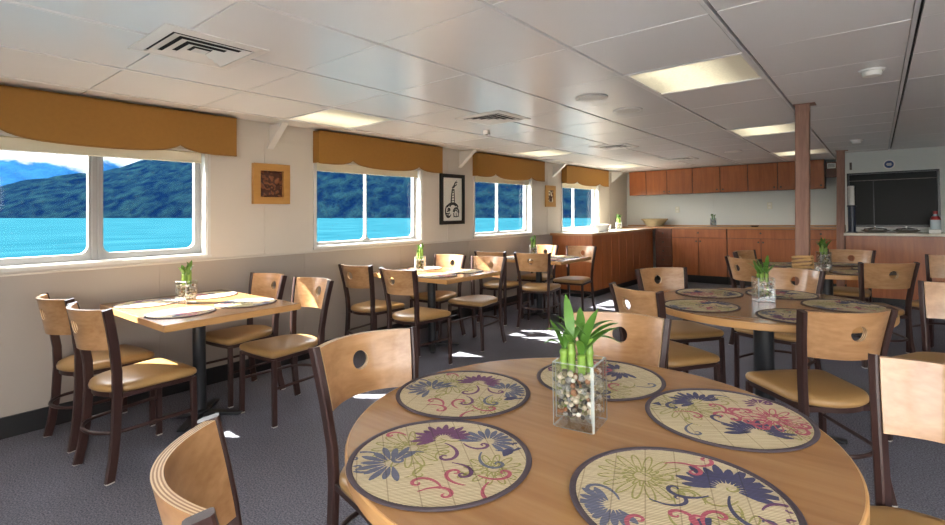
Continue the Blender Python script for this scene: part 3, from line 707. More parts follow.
c = 'tan-seated wooden chair '
chair(-3.19, 0.755, -0.12, 1, c+'at the near window table, aisle end of its left side', G1)
chair(-3.78, 0.735, -0.10, 1, c+'at the near window table, against the wall on its left side', G1)
chair(-3.76, 2.04, 0.08, -1, c+'at the near window table, against the wall on its right side', G1)
chair(-3.18, 2.065, 0.03, -1, c+'at the near window table, aisle end of its right side', G1)
chair(-3.77, 2.90, -0.06, 1, c+'at the middle window table, by the wall on its left side', G1)
chair(-3.15, 2.86, 0.0, 1, c+'at the middle window table, aisle end of its left side', G1)
chair(-3.74, 4.18, 0.05, -1, c+'at the middle window table, by the wall on its far side', G1)
chair(-3.20, 4.19, 0.06, -1, c+'at the middle window table, aisle end of its far side', G1)
chair(-3.64, 4.80, -0.1, 1, c+'at the far window table, by the wall on its near side', G1)
chair(-3.08, 4.86, -0.25, 1, c+'at the far window table, aisle end of its near side', G1)
chair(-3.70, 6.15, 0.1, -1, c+'at the far window table, by the wall on its far side', G1)
chair(-3.12, 6.15, 0.05, -1, c+'at the far window table, between table and wooden counter, aisle end', G1)
chair(-1.47, 1.18, 0.99, -0.12, c+'at the foreground round table, left of it', G2)
chair(-0.882, 2.065, 0.22, -1, c+'at the foreground round table, behind the bamboo vase', G2)
chair(-0.978, 0.408, 0.42, 0.91, c+'cut off by the lower left of the picture, seen from above', G2)
chair(0.172, 1.857, -0.42, -0.91, c+'cut off at the right edge beside the foreground round table', G2)
chair(-1.125, 2.90, 0.48, 0.88, c+'at the middle round table, directly behind the bamboo vase chair', G2)
chair(-1.33, 3.98, 0.78, -0.63, c+'at the middle round table, on its far left side', G2)
chair(-0.115, 2.755, -0.66, 0.75, c+'at the middle round table, back turned to the viewer', G2)
chair(-0.51, 4.42, -0.30, -0.95, c+'at the middle round table, in front of the roped pillar', G2)
chair(0.385, 3.98, -0.42, -0.91, c+'at the middle round table, cut off at the right edge', G2)
chair(-1.00, 5.28, 0.62, 0.78, c+'at the far round table, pale back seen past the middle vase', G3)
chair(-1.15, 6.17, 0.95, -0.25, c+'at the far round table, only its top showing', G3)
chair(-0.24, 6.80, -0.12, -1, c+'at the far round table, between its vase and the serving counter', G3)
chair(0.06, 5.33, -0.50, 0.87, c+'at the far round table, dark shaded back turned to the viewer', G3)
chair(0.545, 6.32, -0.40, -0.92, c+'at the far round table, cut by the right edge', G3)

# ------------------------------------------------------------------ tables
def cross_base(t, rad, colr, rot=0.0):
    m = MB(); m.lathe([(colr*1.5, 0.036), (colr*1.5, 0.045), (colr, 0.055), (colr, 0.70), (colr*1.4, 0.705), (colr*1.4, 0.712)], n=24); m.build('column', 'black_metal', t)
    m = MB()
    for a in range(4):
        d_ = Matrix.Rotation(PI/2*a+rot, 3, 'Z')
        q = [d_ @ Vector(v) for v in ((0, -0.038, 0.012), (rad, -0.024, 0.010), (rad, 0.024, 0.010), (0, 0.038, 0.012))]; q2 = [d_ @ Vector(v) for v in ((0, -0.038, 0.042), (rad, -0.024, 0.020), (rad, 0.024, 0.020), (0, 0.038, 0.042))]
        m.loft([q, q2])
    b = m.build('base', 'black_metal', t, bevel=0.003)
    for a in range(4):
        g = MB(); v = Matrix.Rotation(PI/2*a+rot, 3, 'Z') @ Vector((rad-0.03, 0, 0)); g.lathe([(0.018, 0.0), (0.018, 0.006), (0.008, 0.012)], (v.x, v.y, 0), 14); g.build('foot_glide', 'chrome', b)
def square_table(xc, yc, lx, ly, label):
    t = thing('square_table', label, 'table', (xc, yc, 0), 0, 'window tables')
    m = MB(); m.box(-lx/2+0.004, lx/2-0.004, -ly/2+0.004, ly/2-0.004, 0.716, 0.7502); m.build('table_top', 'top_wood', t, smooth=0)
    m = MB(); o = [(-lx/2, -ly/2), (lx/2, -ly/2), (lx/2, ly/2), (-lx/2, ly/2)]; i_ = [(x*(1-0.014/lx*2), y*(1-0.014/ly*2)) for x, y in o]
    P = lambda q, z: [(x, y, z) for x, y in q]
    m.ring(P(o, 0.748), P(i_, 0.7495)); m.ring(P(o, 0.748), P(o, 0.712)); m.ring(P(o, 0.712), P(i_, 0.712)); m.build('edge_band', 'edge_wood', t, smooth=0)
    cross_base(t, 0.27, 0.040, PI/4)
square_table(-3.535, 1.43, 1.14, 0.81, 'square wooden table by the near window, set with four placemats')
square_table(-3.50, 3.63, 1.14, 0.80, 'square wooden table by the middle window, second along the wall')
square_table(-3.44, 5.58, 1.10, 0.80, 'square wooden table at the far window, beside the wooden counter')
def round_table(xc, yc, r, label):
    t = thing('round_table', label, 'table', (xc, yc, 0), 0, 'round tables')
    m = MB(); m.lathe([(r-0.012, 0.715), (r-0.006, 0.7502), (0.001, 0.7502)], n=96); m.build('table_top', 'top_wood', t)
    m = MB(); m.lathe([(r-0.02, 0.712), (r-0.003, 0.712), (r, 0.716), (r, 0.745), (r-0.003, 0.749), (r-0.008, 0.7495)], n=96); m.build('edge_band', 'edge_wood', t)
    cross_base(t, 0.40, 0.055)
R1, R2, R3 = (-0.638, 1.228), (-0.555, 3.48), (-0.40, 5.90)
round_table(*R1, 0.615, 'round wooden table filling the foreground')
round_table(*R2, 0.635, 'round wooden table in the middle, in front of the tall pillar')
round_table(*R3, 0.62, 'round wooden table farthest back, in front of the serving counter')

# ------------------------------------------------------------------ placemats: woven straw discs with a printed floral pattern
def make_mat(seed):
    r_ = random.Random(seed); R = 0.203
    me = MB(); N = 64
    me.lathe([(R, 0.0), (R, 0.0030), (0.001, 0.0034)], n=N, mi=0)
    def leaf(x, y, a, L, W, mi, n=8):
        L_, Rr = [], []
        for i in range(n+1):
            f = i/n; w = W*math.sin(PI*min(1, f*0.9+0.06))**0.8*(0.5+0.7*f); px, py = x+L*f*math.cos(a), y+L*f*math.sin(a)
            L_.append((px-w*math.sin(a), py+w*math.cos(a))); Rr.append((px+w*math.sin(a), py-w*math.cos(a)))
        quads(L_, Rr, mi)
    lev = [0.00365]
    def quads(A, B_, mi):
        lev[0] += 0.0000012; z = lev[0]
        for i in range(len(A)-1):
            q = (A[i], A[i+1], B_[i+1], B_[i])
            if all(math.hypot(*p) < 0.182*0.985 for p in q): me.add([(p[0], p[1], z) for p in q], [(0, 1, 2, 3)], mi)
    def stroke(pts, w, mi):
        L_, Rr = [], []; n = len(pts)
        for i in range(n):
            a, b = Vector(pts[max(i-1, 0)]), Vector(pts[min(i+1, n-1)]); d_ = (b-a); d_.normalize() if d_.length else None
            ww = w*(0.35+0.65*math.sin(PI*min(1, max(0, (i+0.6)/n)))); q = Vector((-d_.y, d_.x))*ww; c_ = Vector(pts[i]); L_.append(tuple(c_+q)); Rr.append(tuple(c_-q))
        quads(L_, Rr, mi)
    def curl(x, y, a, size, mi, sgn=1, turns=1.5, w=0.0042):
        pts = []; n = 40; ang = a
        for i in range(n+1):
            pts.append((x, y)); f = i/n; ang += sgn*(turns*2*PI/n)*(0.25+1.5*f*f); st = size*3.2/n*(1-0.62*f); x += st*math.cos(ang); y += st*math.sin(ang)
        stroke(pts, w, mi)
    def mum(x, y, r, mi, a0, span, npet, r0=0.25):
        for k in range(npet):
            a = a0+span*(k/(npet-1) if span < 6 else k/npet); leaf(x+r*r0*math.cos(a), y+r*r0*math.sin(a), a, r*(0.78+0.16*(k % 2)), r*0.135, mi)
    def outline_flower(x, y, r, mi, npet=14):
        for ring_, pr in ((0.32, 0.42), (0.62, 0.95)):
            for k in range(npet):
                a = 2*PI*k/npet+ring_; pts = []
                for i in range(15):
                    f = i/14; t_ = 2*f-1; rr_ = r*(pr-(pr-ring_*0.6)*t_*t_); aa = a+t_*PI/npet*0.85; pts.append((x+rr_*math.cos(aa), y+rr_*math.sin(aa)))
                stroke(pts, 0.0021, mi)
        stroke([(x+r*0.2*math.cos(2*PI*i/24), y+r*0.2*math.sin(2*PI*i/24)) for i in range(25)], 0.002, mi)
    NAVY, PINK, OL, PUR, BL = 1, 2, 3, 4, 5
    outline_flower(-0.075+r_.uniform(-0.02, 0.02), 0.055, 0.088, OL, 16); outline_flower(0.095, -0.075, 0.062, OL, 12)
    for k in range(7): curl(r_.uniform(-0.14, 0.1), r_.uniform(-0.12, 0.14), r_.uniform(0, 6), r_.uniform(0.03, 0.05), OL, r_.choice((-1, 1)), 1.3, 0.0026)
    v = seed % 3
    if v == 0:
        mum(0.085, 0.055, 0.075, NAVY, -0.4, 3.6, 13); curl(0.085, 0.03, -1.9, 0.075, NAVY, 1, 1.4, 0.0048); curl(0.05, 0.02, -2.4, 0.05, NAVY, -1, 1.3, 0.0042)
        leaf(0.045, -0.05, -2.2, 0.05, 0.016, NAVY); mum(-0.11, -0.06, 0.058, BL, 2.2, 3.3, 11); curl(-0.1, -0.04, 1.8, 0.05, BL, 1, 1.5)
        for k in range(5): curl(0.0+0.02*k, -0.115+0.012*k, 0.3+0.9*k, 0.052, PINK, 1 if k % 2 else -1, 1.5, 0.0042)
        curl(-0.05, -0.14, 2.8, 0.05, PINK, -1, 1.4, 0.0042); curl(0.12, -0.02, -1.0, 0.045, PUR, 1, 1.5, 0.0045); curl(-0.02, 0.12, 0.6, 0.055, PINK, -1, 1.6); curl(0.02, 0.13, -0.3, 0.045, PINK, 1, 1.5); curl(-0.05, -0.02, -0.6, 0.05, NAVY, 1, 1.5, 0.0036); curl(0.13, 0.0, 1.2, 0.04, PUR, -1, 1.4)
    elif v == 1:
        mum(-0.035, 0.09, 0.062, NAVY, 0.3, 3.4, 11); mum(0.03, -0.095, 0.066, NAVY, -0.5, 3.7, 12); curl(-0.06, 0.085, 2.8, 0.055, NAVY, 1, 1.4, 0.0045); leaf(-0.14, 0.06, 2.0, 0.045, 0.014, NAVY)
        for k in range(9): curl(-0.02+0.018*k, 0.02-0.008*k, 0.7*k, 0.05, PINK, 1 if k % 2 else -1, 1.6, 0.0042)
        outline_flower(0.100, -0.02, 0.075, PINK, 13); mum(0.100, -0.02, 0.036, PINK, -1.6, 6.28, 10, 0.35); curl(0.10, 0.10, 0.4, 0.04, PUR, -1, 1.4); mum(0.115, 0.075, 0.034, PUR, 0, 3.5, 8); curl(0.0, -0.06, 2.9, 0.05, NAVY, -1, 1.3); curl(-0.10, -0.05, 3.6, 0.05, BL, 1, 1.5, 0.0036); curl(-0.12, 0.02, 0.4, 0.05, PINK, -1, 1.5, 0.0036); curl(0.06, 0.12, 2.2, 0.04, NAVY, 1, 1.4)
    else:
        mum(-0.10, 0.0, 0.062, BL, 0.6, 4.2, 12); curl(-0.12, 0.04, 2.2, 0.055, BL, 1, 1.6, 0.0045); curl(-0.13, -0.02, 3.6, 0.04, BL, -1, 1.5)
        mum(0.02, 0.085, 0.062, PUR, -0.2, 3.6, 13); curl(0.02, 0.06, -0.8, 0.06, PUR, -1, 1.5, 0.0045); curl(0.06, 0.05, -1.4, 0.045, PUR, 1, 1.6)
        for k in range(4): curl(-0.06+0.045*k, -0.12, 0.5+1.1*k, 0.05, PINK, 1 if k % 2 else -1, 1.5, 0.0042)
        mum(0.115, 0.045, 0.056, BL, -1.2, 4.0, 12); curl(0.09, 0.0, -2.2, 0.06, BL, 1, 1.6, 0.0042); curl(-0.03, 0.03, 2.6, 0.055, BL, 1, 1.5); curl(0.02, -0.03, -0.4, 0.05, PUR, -1, 1.5); curl(0.06, -0.09, -1.0, 0.05, PINK, 1, 1.5); leaf(0.13, -0.03, 0.9, 0.038, 0.013, NAVY); curl(0.12, 0.0, -0.6, 0.045, NAVY, 1, 1.3); curl(-0.06, 0.12, 1.9, 0.035, PINK, 1, 1.5)
    me.v = [(x, y, z) if i < 64*3 else (x*1.11, y*1.11, z) for i, (x, y, z) in enumerate(me.v)]
    t = thing('placemat', '', 'placemat')
    me.build('woven_disc', ['straw', 'navy', 'pink', 'olive', 'purple', 'blue'], t, smooth=30)
    m = MB(); R2_ = 0.2055
    loops = []
    for i in range(72):
        a = 2*PI*i/72; loops.append([((R2_+0.0068*math.cos(b))*math.cos(a), (R2_+0.0068*math.cos(b))*math.sin(a), 0.0032+0.0030*math.sin(b)) for b in [2*PI*q/8 for q in range(8)]])
    loops.append(loops[0]); m.loft(loops, 0, False, False); m.build('bound_rim', 'rim', t)
    return t
MATS = [(make_mat(k), [False]) for k in range(3)]
TZ = 0.7505
def mat(v, x, y, rz, label, group, sc=1.0): place(MATS[v][0], MATS[v][1], (x, y, TZ), rz, label, group).scale = (sc, sc, 1)
def ringpos(c_, deg, r): return (c_[0]+r*math.cos(math.radians(deg)), c_[1]+r*math.sin(math.radians(deg)))
gf = 'placemats on the foreground table'; p_ = 'round flowered placemat '
mat(2, -0.800, 0.850, 0.9, p_+'on the foreground table, front left', gf)
mat(2, -1.034, 1.210, 0.35, p_+'on the foreground table, beside the left chair', gf)
mat(1, -0.748, 1.592, 2.6, p_+'on the foreground table, partly behind the pebble vase', gf)
mat(1, -0.333, 1.502, 0.62, p_+'on the foreground table, at its right back, pink and navy blooms', gf)
mat(0, -0.314, 1.016, 0.35, p_+'on the foreground table, bottom edge of the picture, olive flower', gf)
gm = 'placemats on the middle round table'
for v, dg, lb in ((0, 228, 'nearest the front, left of the vase'), (1, 150, 'on its far left'), (2, 304, 'in front of its vase'), (1, 84, 'behind its vase'), (0, 20, 'on its right, half hidden by chair')):
    x, y = ringpos(R2, dg, 0.415); mat(v, x, y, math.radians(dg*1.7), p_+'on the middle round table, '+lb, gm)
gg = 'placemats on the far round table'
for v, dg, lb in ((1, 226, 'near the pale-backed chair'), (0, 155, 'on its far left'), (2, 82, 'behind the vase, towards the serving counter'), (0, 308, 'in front of the vase'), (1, 14, 'on its right side')):
    x, y = ringpos(R3, dg, 0.415); mat(v, x, y, math.radians(dg*2.3), p_+'on the far round table, '+lb, gg)
for tb, (xc, yc), gname in (('near', (-3.56, 1.43), 'placemats on the near window table'), ('middle', (-3.50, 3.63), 'placemats on the middle window table'), ('far', (-3.44, 5.58), 'placemats on the far window table')):
    for k, (dx, dy, lb) in enumerate(((0.27, -0.20, 'front left corner'), (-0.29, -0.20, 'wall side, left'), (0.27, 0.20, 'aisle end, right corner'), (-0.29, 0.20, 'wall side, right'))):
        mat((k+1) % 3, xc+dx, yc+dy, 0.4+1.3*k, p_+'on the '+tb+' window table, '+lb, gname, 0.9)

# ------------------------------------------------------------------ vases, pebbles and lucky bamboo
def make_vase():
    w, h, th, bz = 0.050, 0.150, 0.005, 0.022
    t = MB(); c_ = 0.004
    def sq(r, z):
        q = []
        for sx, sy in ((1, 1), (-1, 1), (-1, -1), (1, -1)):
            q += [(sx*r, sy*(r-c_), z), (sx*(r-c_), sy*r, z)] if sx*sy > 0 else [(sx*(r-c_), sy*r, z), (sx*r, sy*(r-c_), z)]
        return q
    t.loft([sq(w-0.003, 0.0), sq(w, 0.003), sq(w, h-0.001), sq(w-0.001, h), sq(w-th, h), sq(w-th, bz), sq(0.006, bz)])
    return t
VB = make_vase()
def pebble_mesh(n, seed, half=0.0435, z0=0.023, z1=0.112, rmin=0.0052, rmax=0.0088):
    r_ = random.Random(seed); m = MB(); pts = []; tries = 0
    ico = [(0, 0, 1), (0.894, 0, 0.447), (0.276, 0.851, 0.447), (-0.724, 0.526, 0.447), (-0.724, -0.526, 0.447), (0.276, -0.851, 0.447), (0.724, 0.526, -0.447), (-0.276, 0.851, -0.447), (-0.894, 0, -0.447), (-0.276, -0.851, -0.447), (0.724, -0.526, -0.447), (0, 0, -1)]
    fa = [(0, 1, 2), (0, 2, 3), (0, 3, 4), (0, 4, 5), (0, 5, 1), (1, 6, 2), (2, 7, 3), (3, 8, 4), (4, 9, 5), (5, 10, 1), (1, 10, 6), (2, 6, 7), (3, 7, 8), (4, 8, 9), (5, 9, 10), (11, 7, 6), (11, 8, 7), (11, 9, 8), (11, 10, 9), (11, 6, 10)]
    # one subdivision
    V = [Vector(p).normalized() for p in ico]; cache = {}; F2 = []
    def mid(a, b):
        k = (min(a, b), max(a, b))
        if k not in cache: V.append(((V[a]+V[b])/2).normalized()); cache[k] = len(V)-1
        return cache[k]
    for a, b, c2 in fa:
        x, y, z = mid(a, b), mid(b, c2), mid(c2, a); F2 += [(a, x, z), (x, b, y), (z, y, c2), (x, y, z)]
    while len(pts) < n and tries < 40000:
        tries += 1; r = r_.uniform(rmin, rmax)
        x, y, z = [r_.uniform(-half+r, half-r) for _ in range(2)]+[r_.uniform(z0+r, z1+0.012*math.sin(tries))]
        if tries % 3: # prefer the visible faces
            if r_.random() < 0.5: x = r_.choice((-1, 1))*(half-r)
            else: y = r_.choice((-1, 1))*(half-r)
        if any((x-a)**2+(y-b)**2+(z-c2)**2 < (0.86*(r+d_))**2 for a, b, c2, d_ in pts): continue
        pts.append((x, y, z, r)); s3 = [r*r_.uniform(0.8, 1.1) for _ in range(3)]; rm = Matrix.Rotation(r_.uniform(0, 6), 3, 'X') @ Matrix.Rotation(r_.uniform(0, 6), 3, 'Z')
        m.add([rm @ Vector((p.x*s3[0], p.y*s3[1], p.z*s3[2]))+Vector((x, y, z)) for p in V], F2, r_.choices(range(6), (26, 17, 16, 20, 13, 12))[0])
    return m
PB = pebble_mesh(520, 5); PBo = [None]
def bamboo(parent, stalks):
    """stalks: (x, y, top z, [(azimuth, length, lift, droop)])"""
    for x, y, zt, leaves in stalks:
        prof = []; z = 0.030; nodes = [0.075, 0.105, 0.135, 0.165, 0.2]
        path, rad = [], []
        k = 0
        while z < zt:
            path.append((x, y, z)); near = min(abs(z-q) for q in nodes); rad.append(0.0092+(0.0016 if near < 0.004 else 0)); z += 0.004
        path.append((x, y, zt)); rad.append(0.006)
        m = MB(); m.tube(path, rad, 12); st = m.build('stalk', 'stem', parent, smooth=60)
        for az, L, lift, droop in leaves:
            m = MB(); n = 12; A_, B2, C_ = [], [], []
            hx, hy = math.cos(az), math.sin(az); px, py, pz = x, y, zt-0.004; ang = lift
            for i in range(n+1):
                f = i/n; w = 0.0118*(L/0.11)**0.6*max(0.03, math.sin(PI*min(1, 0.10+0.9*f))**0.75)
                if f > 0.9: w *= (1-f)*10*0.9+0.03
                A_.append((px-hy*w, py+hx*w, pz+0.25*w)); B2.append((px+hy*w, py-hx*w, pz+0.25*w)); C_.append((px, py, pz))
                px += hx*math.cos(ang)*L/n; py += hy*math.cos(ang)*L/n; pz += math.sin(ang)*L/n; ang -= droop/n
            th = 0.0009
            lo = [[A_[i], C_[i], B2[i], (B2[i][0], B2[i][1], B2[i][2]-th), (C_[i][0], C_[i][1], C_[i][2]-th), (A_[i][0], A_[i][1], A_[i][2]-th)] for i in range(n+1)]
            m.loft(lo); m.build('leaf', 'leaf', st, smooth=50)
def rng_stalks(seed, n, hi, spread=0.026, Ls=(0.06, 0.10)):
    r_ = random.Random(seed); out = []
    for k in range(n):
        a = 2*PI*k/n+r_.uniform(-0.3, 0.3); out.append((spread*math.cos(a), spread*math.sin(a), hi*r_.uniform(0.8, 1.0), [(r_.uniform(0, 2*PI), r_.uniform(*Ls), r_.uniform(0.95, 1.5), r_.uniform(0.1, 0.9)) for _ in range(5)]))
    return out
vm = [None]
def centrepiece(x, y, z, rz, where, stalks, sc=1.0):
    if vm[0] is None: 
        v = VB.build('glass_vase', ['glass', 'glass_edge'], smooth=30); vm[0] = v
        for p in v.data.polygons:
            if p.area < 0.0012: p.material_index = 1
    else: v = vm[0].copy(); COL.objects.link(v)
    v.location = (x, y, z); v.rotation_euler = (0, 0, rz); v.scale = (sc, sc, sc); tag(v, 'square clear glass vase of pebbles '+where, 'vase', 'glass vases')
    if PBo[0] is None: p = PB.build('vase_pebbles', PEB, smooth=60); PBo[0] = p
    else: p = PBo[0].copy(); COL.objects.link(p)
    p.location = (x, y, z); p.rotation_euler = (0, 0, rz); p.scale = (sc, sc, sc); tag(p, 'mixed small pebbles filling the glass vase '+where, 'pebbles', 'vase pebbles', 'stuff')
    b = thing('lucky_bamboo', 'green lucky bamboo in the vase '+where, 'plant', (x, y, z), rz, 'lucky bamboo plants'); b.scale = (sc, sc, sc)
    bamboo(b, stalks)
# foreground: stalks placed as in the photo (azimuths in vase axes)
CAMR = math.atan2(rgt.y, rgt.x)          # azimuth of screen right
rzv = 0.12
def az(d): return CAMR+math.radians(d)-rzv
def off(u, w): # u: to screen right, w: away from the viewer
    a = CAMR-rzv; return (u*math.cos(a)-w*math.sin(a), u*math.sin(a)+w*math.cos(a))
fs_ = []
for (u, w, zt, lv) in ((-0.018, 0.004, 0.190, [(az(100), 0.12, 1.45, 0.35), (az(170), 0.075, 1.2, 1.5), (az(40), 0.07, 1.0, 0.6), (az(230), 0.06, 1.1, 1.2)]), (0.002, -0.012, 0.165, [(az(40), 0.125, 1.25, 0.6), (az(15), 0.12, 0.95, 0.9), (az(165), 0.10, 1.25, 0.7), (az(250), 0.07, 1.2, 0.9)]),
                       (0.024, 0.004, 0.200, [(az(10), 0.085, 0.75, 0.7), (az(-5), 0.075, 0.35, 1.0), (az(150), 0.085, 1.0, 0.7)]), (-0.034, 0.014, 0.172, [(az(140), 0.08, 1.3, 0.5), (az(185), 0.06, 1.25, 1.9), (az(60), 0.07, 1.2, 0.8)]), (0.010, 0.022, 0.185, [(az(80), 0.10, 1.2, 0.6), (az(5), 0.10, 1.1, 1.1), (az(150), 0.09, 1.2, 0.9)])):
    ox, oy = off(u, w); fs_.append((ox, oy, zt, lv))
centrepiece(-0.632, 1.225, TZ, rzv, 'on the foreground table', fs_, 1.14)
centrepiece(-0.562, 3.553, TZ, 0.55, 'on the middle round table', rng_stalks(2, 5, 0.205, 0.026, (0.05, 0.10)))
centrepiece(-0.42, 5.98, TZ, 0.5, 'on the far round table', rng_stalks(3, 5, 0.215, 0.024, (0.05, 0.10)))
centrepiece(-3.633, 1.393, TZ, 0.35, 'on the near window table', rng_stalks(4, 5, 0.235, 0.024, (0.05, 0.08)), 1.0)
centrepiece(-3.64, 3.615, TZ, 0.6, 'on the middle window table', rng_stalks(5, 5, 0.235, 0.024, (0.05, 0.08)))
centrepiece(-3.53, 5.60, TZ, 0.6, 'on the far window table', rng_stalks(6, 5, 0.235, 0.024, (0.05, 0.08)))

# ------------------------------------------------------------------ counters and cabinets at the far end
def slab(t, name, x0, x1, y0, y1, z0, z1, mat_, bevel=0.003, **k):
    m = MB(); m.box(x0, x1, y0, y1, z0, z1); return m.build(name, mat_, t, bevel=bevel, smooth=0, **k)
def knob(parent, x, y, z, ax='y'):
    m = MB(); m.lathe([(0.006, 0), (0.006, 0.012), (0.015, 0.016), (0.016, 0.024), (0.010, 0.028)], n=14)
    R_ = Matrix.Rotation(PI/2, 3, 'X') if ax == 'y' else Matrix.Rotation(PI/2, 3, 'Y')
    m.v = [tuple(R_ @ Vector(p)+Vector((x, y, z))) for p in m.v]; return m.build('knob', 'knob', parent)
YL, ZT = 9.72, 1.035
# peninsula along the windows
PXF = -3.40; py0 = 7.08
units = [(py0, 7.78), (7.78, 8.40), (8.40, 9.02), (9.02, YL)]
for k, (a, b) in enumerate(units):
    t = thing('counter_cabinet', ['reddish wood cabinet at the near end of the window-side counter', 'reddish wood cabinet second along the window-side counter', 'reddish wood cabinet third along the window-side counter', 'reddish wood cabinet at the corner end of the window-side counter'][k], 'cabinet', (0, 0, 0), 0, 'window-side counter cabinets')
    slab(t, 'body', -4.10, PXF-0.020, a+0.002, b-0.002, 0.11, 0.968, 'cherry'); slab(t, 'toe_kick', -4.08, PXF-0.07, a+0.05 if k == 0 else a+0.002, b-0.002, 0.0, 0.11, 'black_base')
    half = (a+b)/2
    for q0, q1 in ((a, half), (half, b)): slab(t, 'door', PXF-0.019, PXF, q0+0.005, q1-0.005, 0.115, 0.962, 'cherry', 0.002)
t = thing('worktop', 'light topped window-side counter slab with a wooden edge', 'worktop')
slab(t, 'surface', -4.12, PXF+0.012, py0-0.022, YL-0.024, 0.9705, 1.002, 'laminate', 0.002); m = MB()  # pale surface colour stands in for sunlight on this top
m.box(PXF+0.013, PXF+0.024, py0-0.034, YL-0.022, 0.968, 1.003); m.box(-4.12, PXF+0.013, py0-0.034, py0-0.0225, 0.968, 1.003); m.build('edge_band', 'worktop', t, smooth=0)
# back run
t = thing('drawer_cabinet', 'dark narrow stack of five drawers in the counter corner', 'cabinet')
slab(t, 'body', -3.36, -3.045, YL+0.02, 10.28, 0.14, 0.996, 'cherry_dark'); slab(t, 'toe_kick', -3.36, -3.045, YL+0.07, 10.28, 0, 0.14, 'black_base')  # darker cherry puts the corner's shade into the drawer stack's colour
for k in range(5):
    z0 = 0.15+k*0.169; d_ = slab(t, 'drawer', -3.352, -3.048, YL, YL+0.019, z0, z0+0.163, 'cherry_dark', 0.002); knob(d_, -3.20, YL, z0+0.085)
for k, (x0, x1) in enumerate(((-3.04, -2.09), (-2.085, -1.03), (-1.025, -0.40))):
    t = thing('base_cabinet', ['reddish wood base cabinet beside the dark drawers on the back wall', 'reddish wood base cabinet in the middle of the back wall', 'reddish wood base cabinet behind the tall pillar'][k], 'cabinet', (0, 0, 0), 0, 'back wall base cabinets')
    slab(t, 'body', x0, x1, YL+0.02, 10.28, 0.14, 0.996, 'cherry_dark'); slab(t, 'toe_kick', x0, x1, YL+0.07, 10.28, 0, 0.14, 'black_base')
    xm = (x0+x1)/2; d_ = slab(t, 'drawer', x0+0.006, x1-0.006, YL, YL+0.019, 0.838, 0.992, 'cherry', 0.002); knob(d_, xm, YL, 0.925)
    for sg, (a, b) in ((1, (x0, xm)), (-1, (xm, x1))):
        d_ = slab(t, 'door', a+0.006, b-0.006, YL, YL+0.019, 0.145, 0.829, 'cherry', 0.002); knob(d_, xm-sg*0.035, YL, 0.77)
t = thing('worktop', 'wooden worktop along the back wall under the wall cabinets', 'worktop')
slab(t, 'surface', -4.12, -0.40, YL-0.02, 10.27, 1.0, ZT, 'worktop', 0.003); slab(t, 'upstand', -4.12, -0.40, 10.275, 10.29, ZT+0.001, ZT+0.02, 'worktop', 0.002)
ub = [-3.95, -3.60, -3.19, -2.715, -2.235, -1.78, -1.325, -1.0, -0.66]
for k, (a, b) in enumerate(zip(ub, ub[1:])):
    lab = ['at the corner by the window wall', 'second from the window wall', 'third from the window wall', 'fourth from the window wall', 'fifth from the window wall', 'last before the tall pillar', 'mostly hidden behind the tall pillar', 'just right of the tall pillar'][k]
    t = thing('wall_cabinet', 'reddish wood wall cabinet under the ceiling, '+lab, 'cabinet', (0, 0, 0), 0, 'wall cabinets')
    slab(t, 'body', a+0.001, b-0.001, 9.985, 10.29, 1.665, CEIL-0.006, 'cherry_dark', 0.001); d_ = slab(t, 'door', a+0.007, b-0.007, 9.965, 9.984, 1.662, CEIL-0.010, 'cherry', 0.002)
    if k >= 1: knob(d_, (b-0.05 if k % 2 else a+0.05), 9.965, 1.715)
# sockets
for x, z, lb in ((-3.10, 1.36, 'left of the jar on the back wall'), (-1.50, 1.40, 'by the pillar on the back wall')):
    t = thing('wall_socket', 'small ivory electrical socket '+lb, 'socket', (x, YB, z), 0, 'back wall sockets')
    slab(t, 'plate', -0.04, 0.04, -0.010, -0.001, -0.06, 0.06, 'ivory', 0.003); m = MB()
    for zz in (-0.03, 0.03): m.box(-0.018, 0.018, -0.013, -0.0101, zz-0.015, zz+0.015)
    m.build('outlet', 'plastic_white', t, smooth=0)

# things on the counters
TP = 1.0022
t = thing('white_bowl', 'white square bowl on the window-side counter by the far window', 'bowl', (-3.62, 7.95, TP), 0.2)
def sqr(r, z, c_=0.03): return [(x, y, z) for x, y in rrect(-r, r, -r, r, c_, 4)]
m = MB(); m.loft([sqr(0.075, 0, 0.02), sqr(0.10, 0.03), sqr(0.128, 0.115), sqr(0.122, 0.115), sqr(0.094, 0.032), sqr(0.05, 0.012, 0.02)]); m.build('bowl_body', 'white_cer', t, smooth=50)
m = MB(); m.tube([(p[0], p[1], 0.115) for p in sqr(0.126, 0)], 0.006, 6, closed=True); m.build('rim', 'white_cer', t)
centrepiece(-3.66, 8.72, TP, 0.3, 'on the window-side counter behind the white bowl', rng_stalks(8, 4, 0.23, 0.024, (0.05, 0.09)))
t = thing('wicker_basket', 'low round wicker basket in the counter corner', 'basket', (-3.45, 9.985, ZT+0.0005), 0)
m = MB()
for k in range(9):
    r = 0.145+0.010*k; m.tube([((r+0.006*math.sin(i*PI+k*PI))*math.cos(2*PI*i/40), (r+0.006*math.sin(i*PI+k*PI))*math.sin(2*PI*i/40), 0.008+0.0145*k) for i in range(40)], 0.0085, 6, closed=True)
m.lathe([(0.145, 0.001), (0.145, 0.008)], n=30); m.build('woven_side', 'wicker', t)
m = MB(); m.tube([(0.243*math.cos(2*PI*i/40), 0.243*math.sin(2*PI*i/40), 0.138) for i in range(40)], 0.013, 8, closed=True); m.build('rim', 'wicker', t)
centrepiece(-2.38, 10.02, ZT+0.0002, 0.3, 'on the back worktop under the wall cabinets', rng_stalks(9, 3, 0.21, 0.022, (0.04, 0.07)))
t = thing('soap_dish', 'small dark dish on the back worktop near the pillar', 'dish', (-1.66, 9.80, ZT+0.0005), 0)
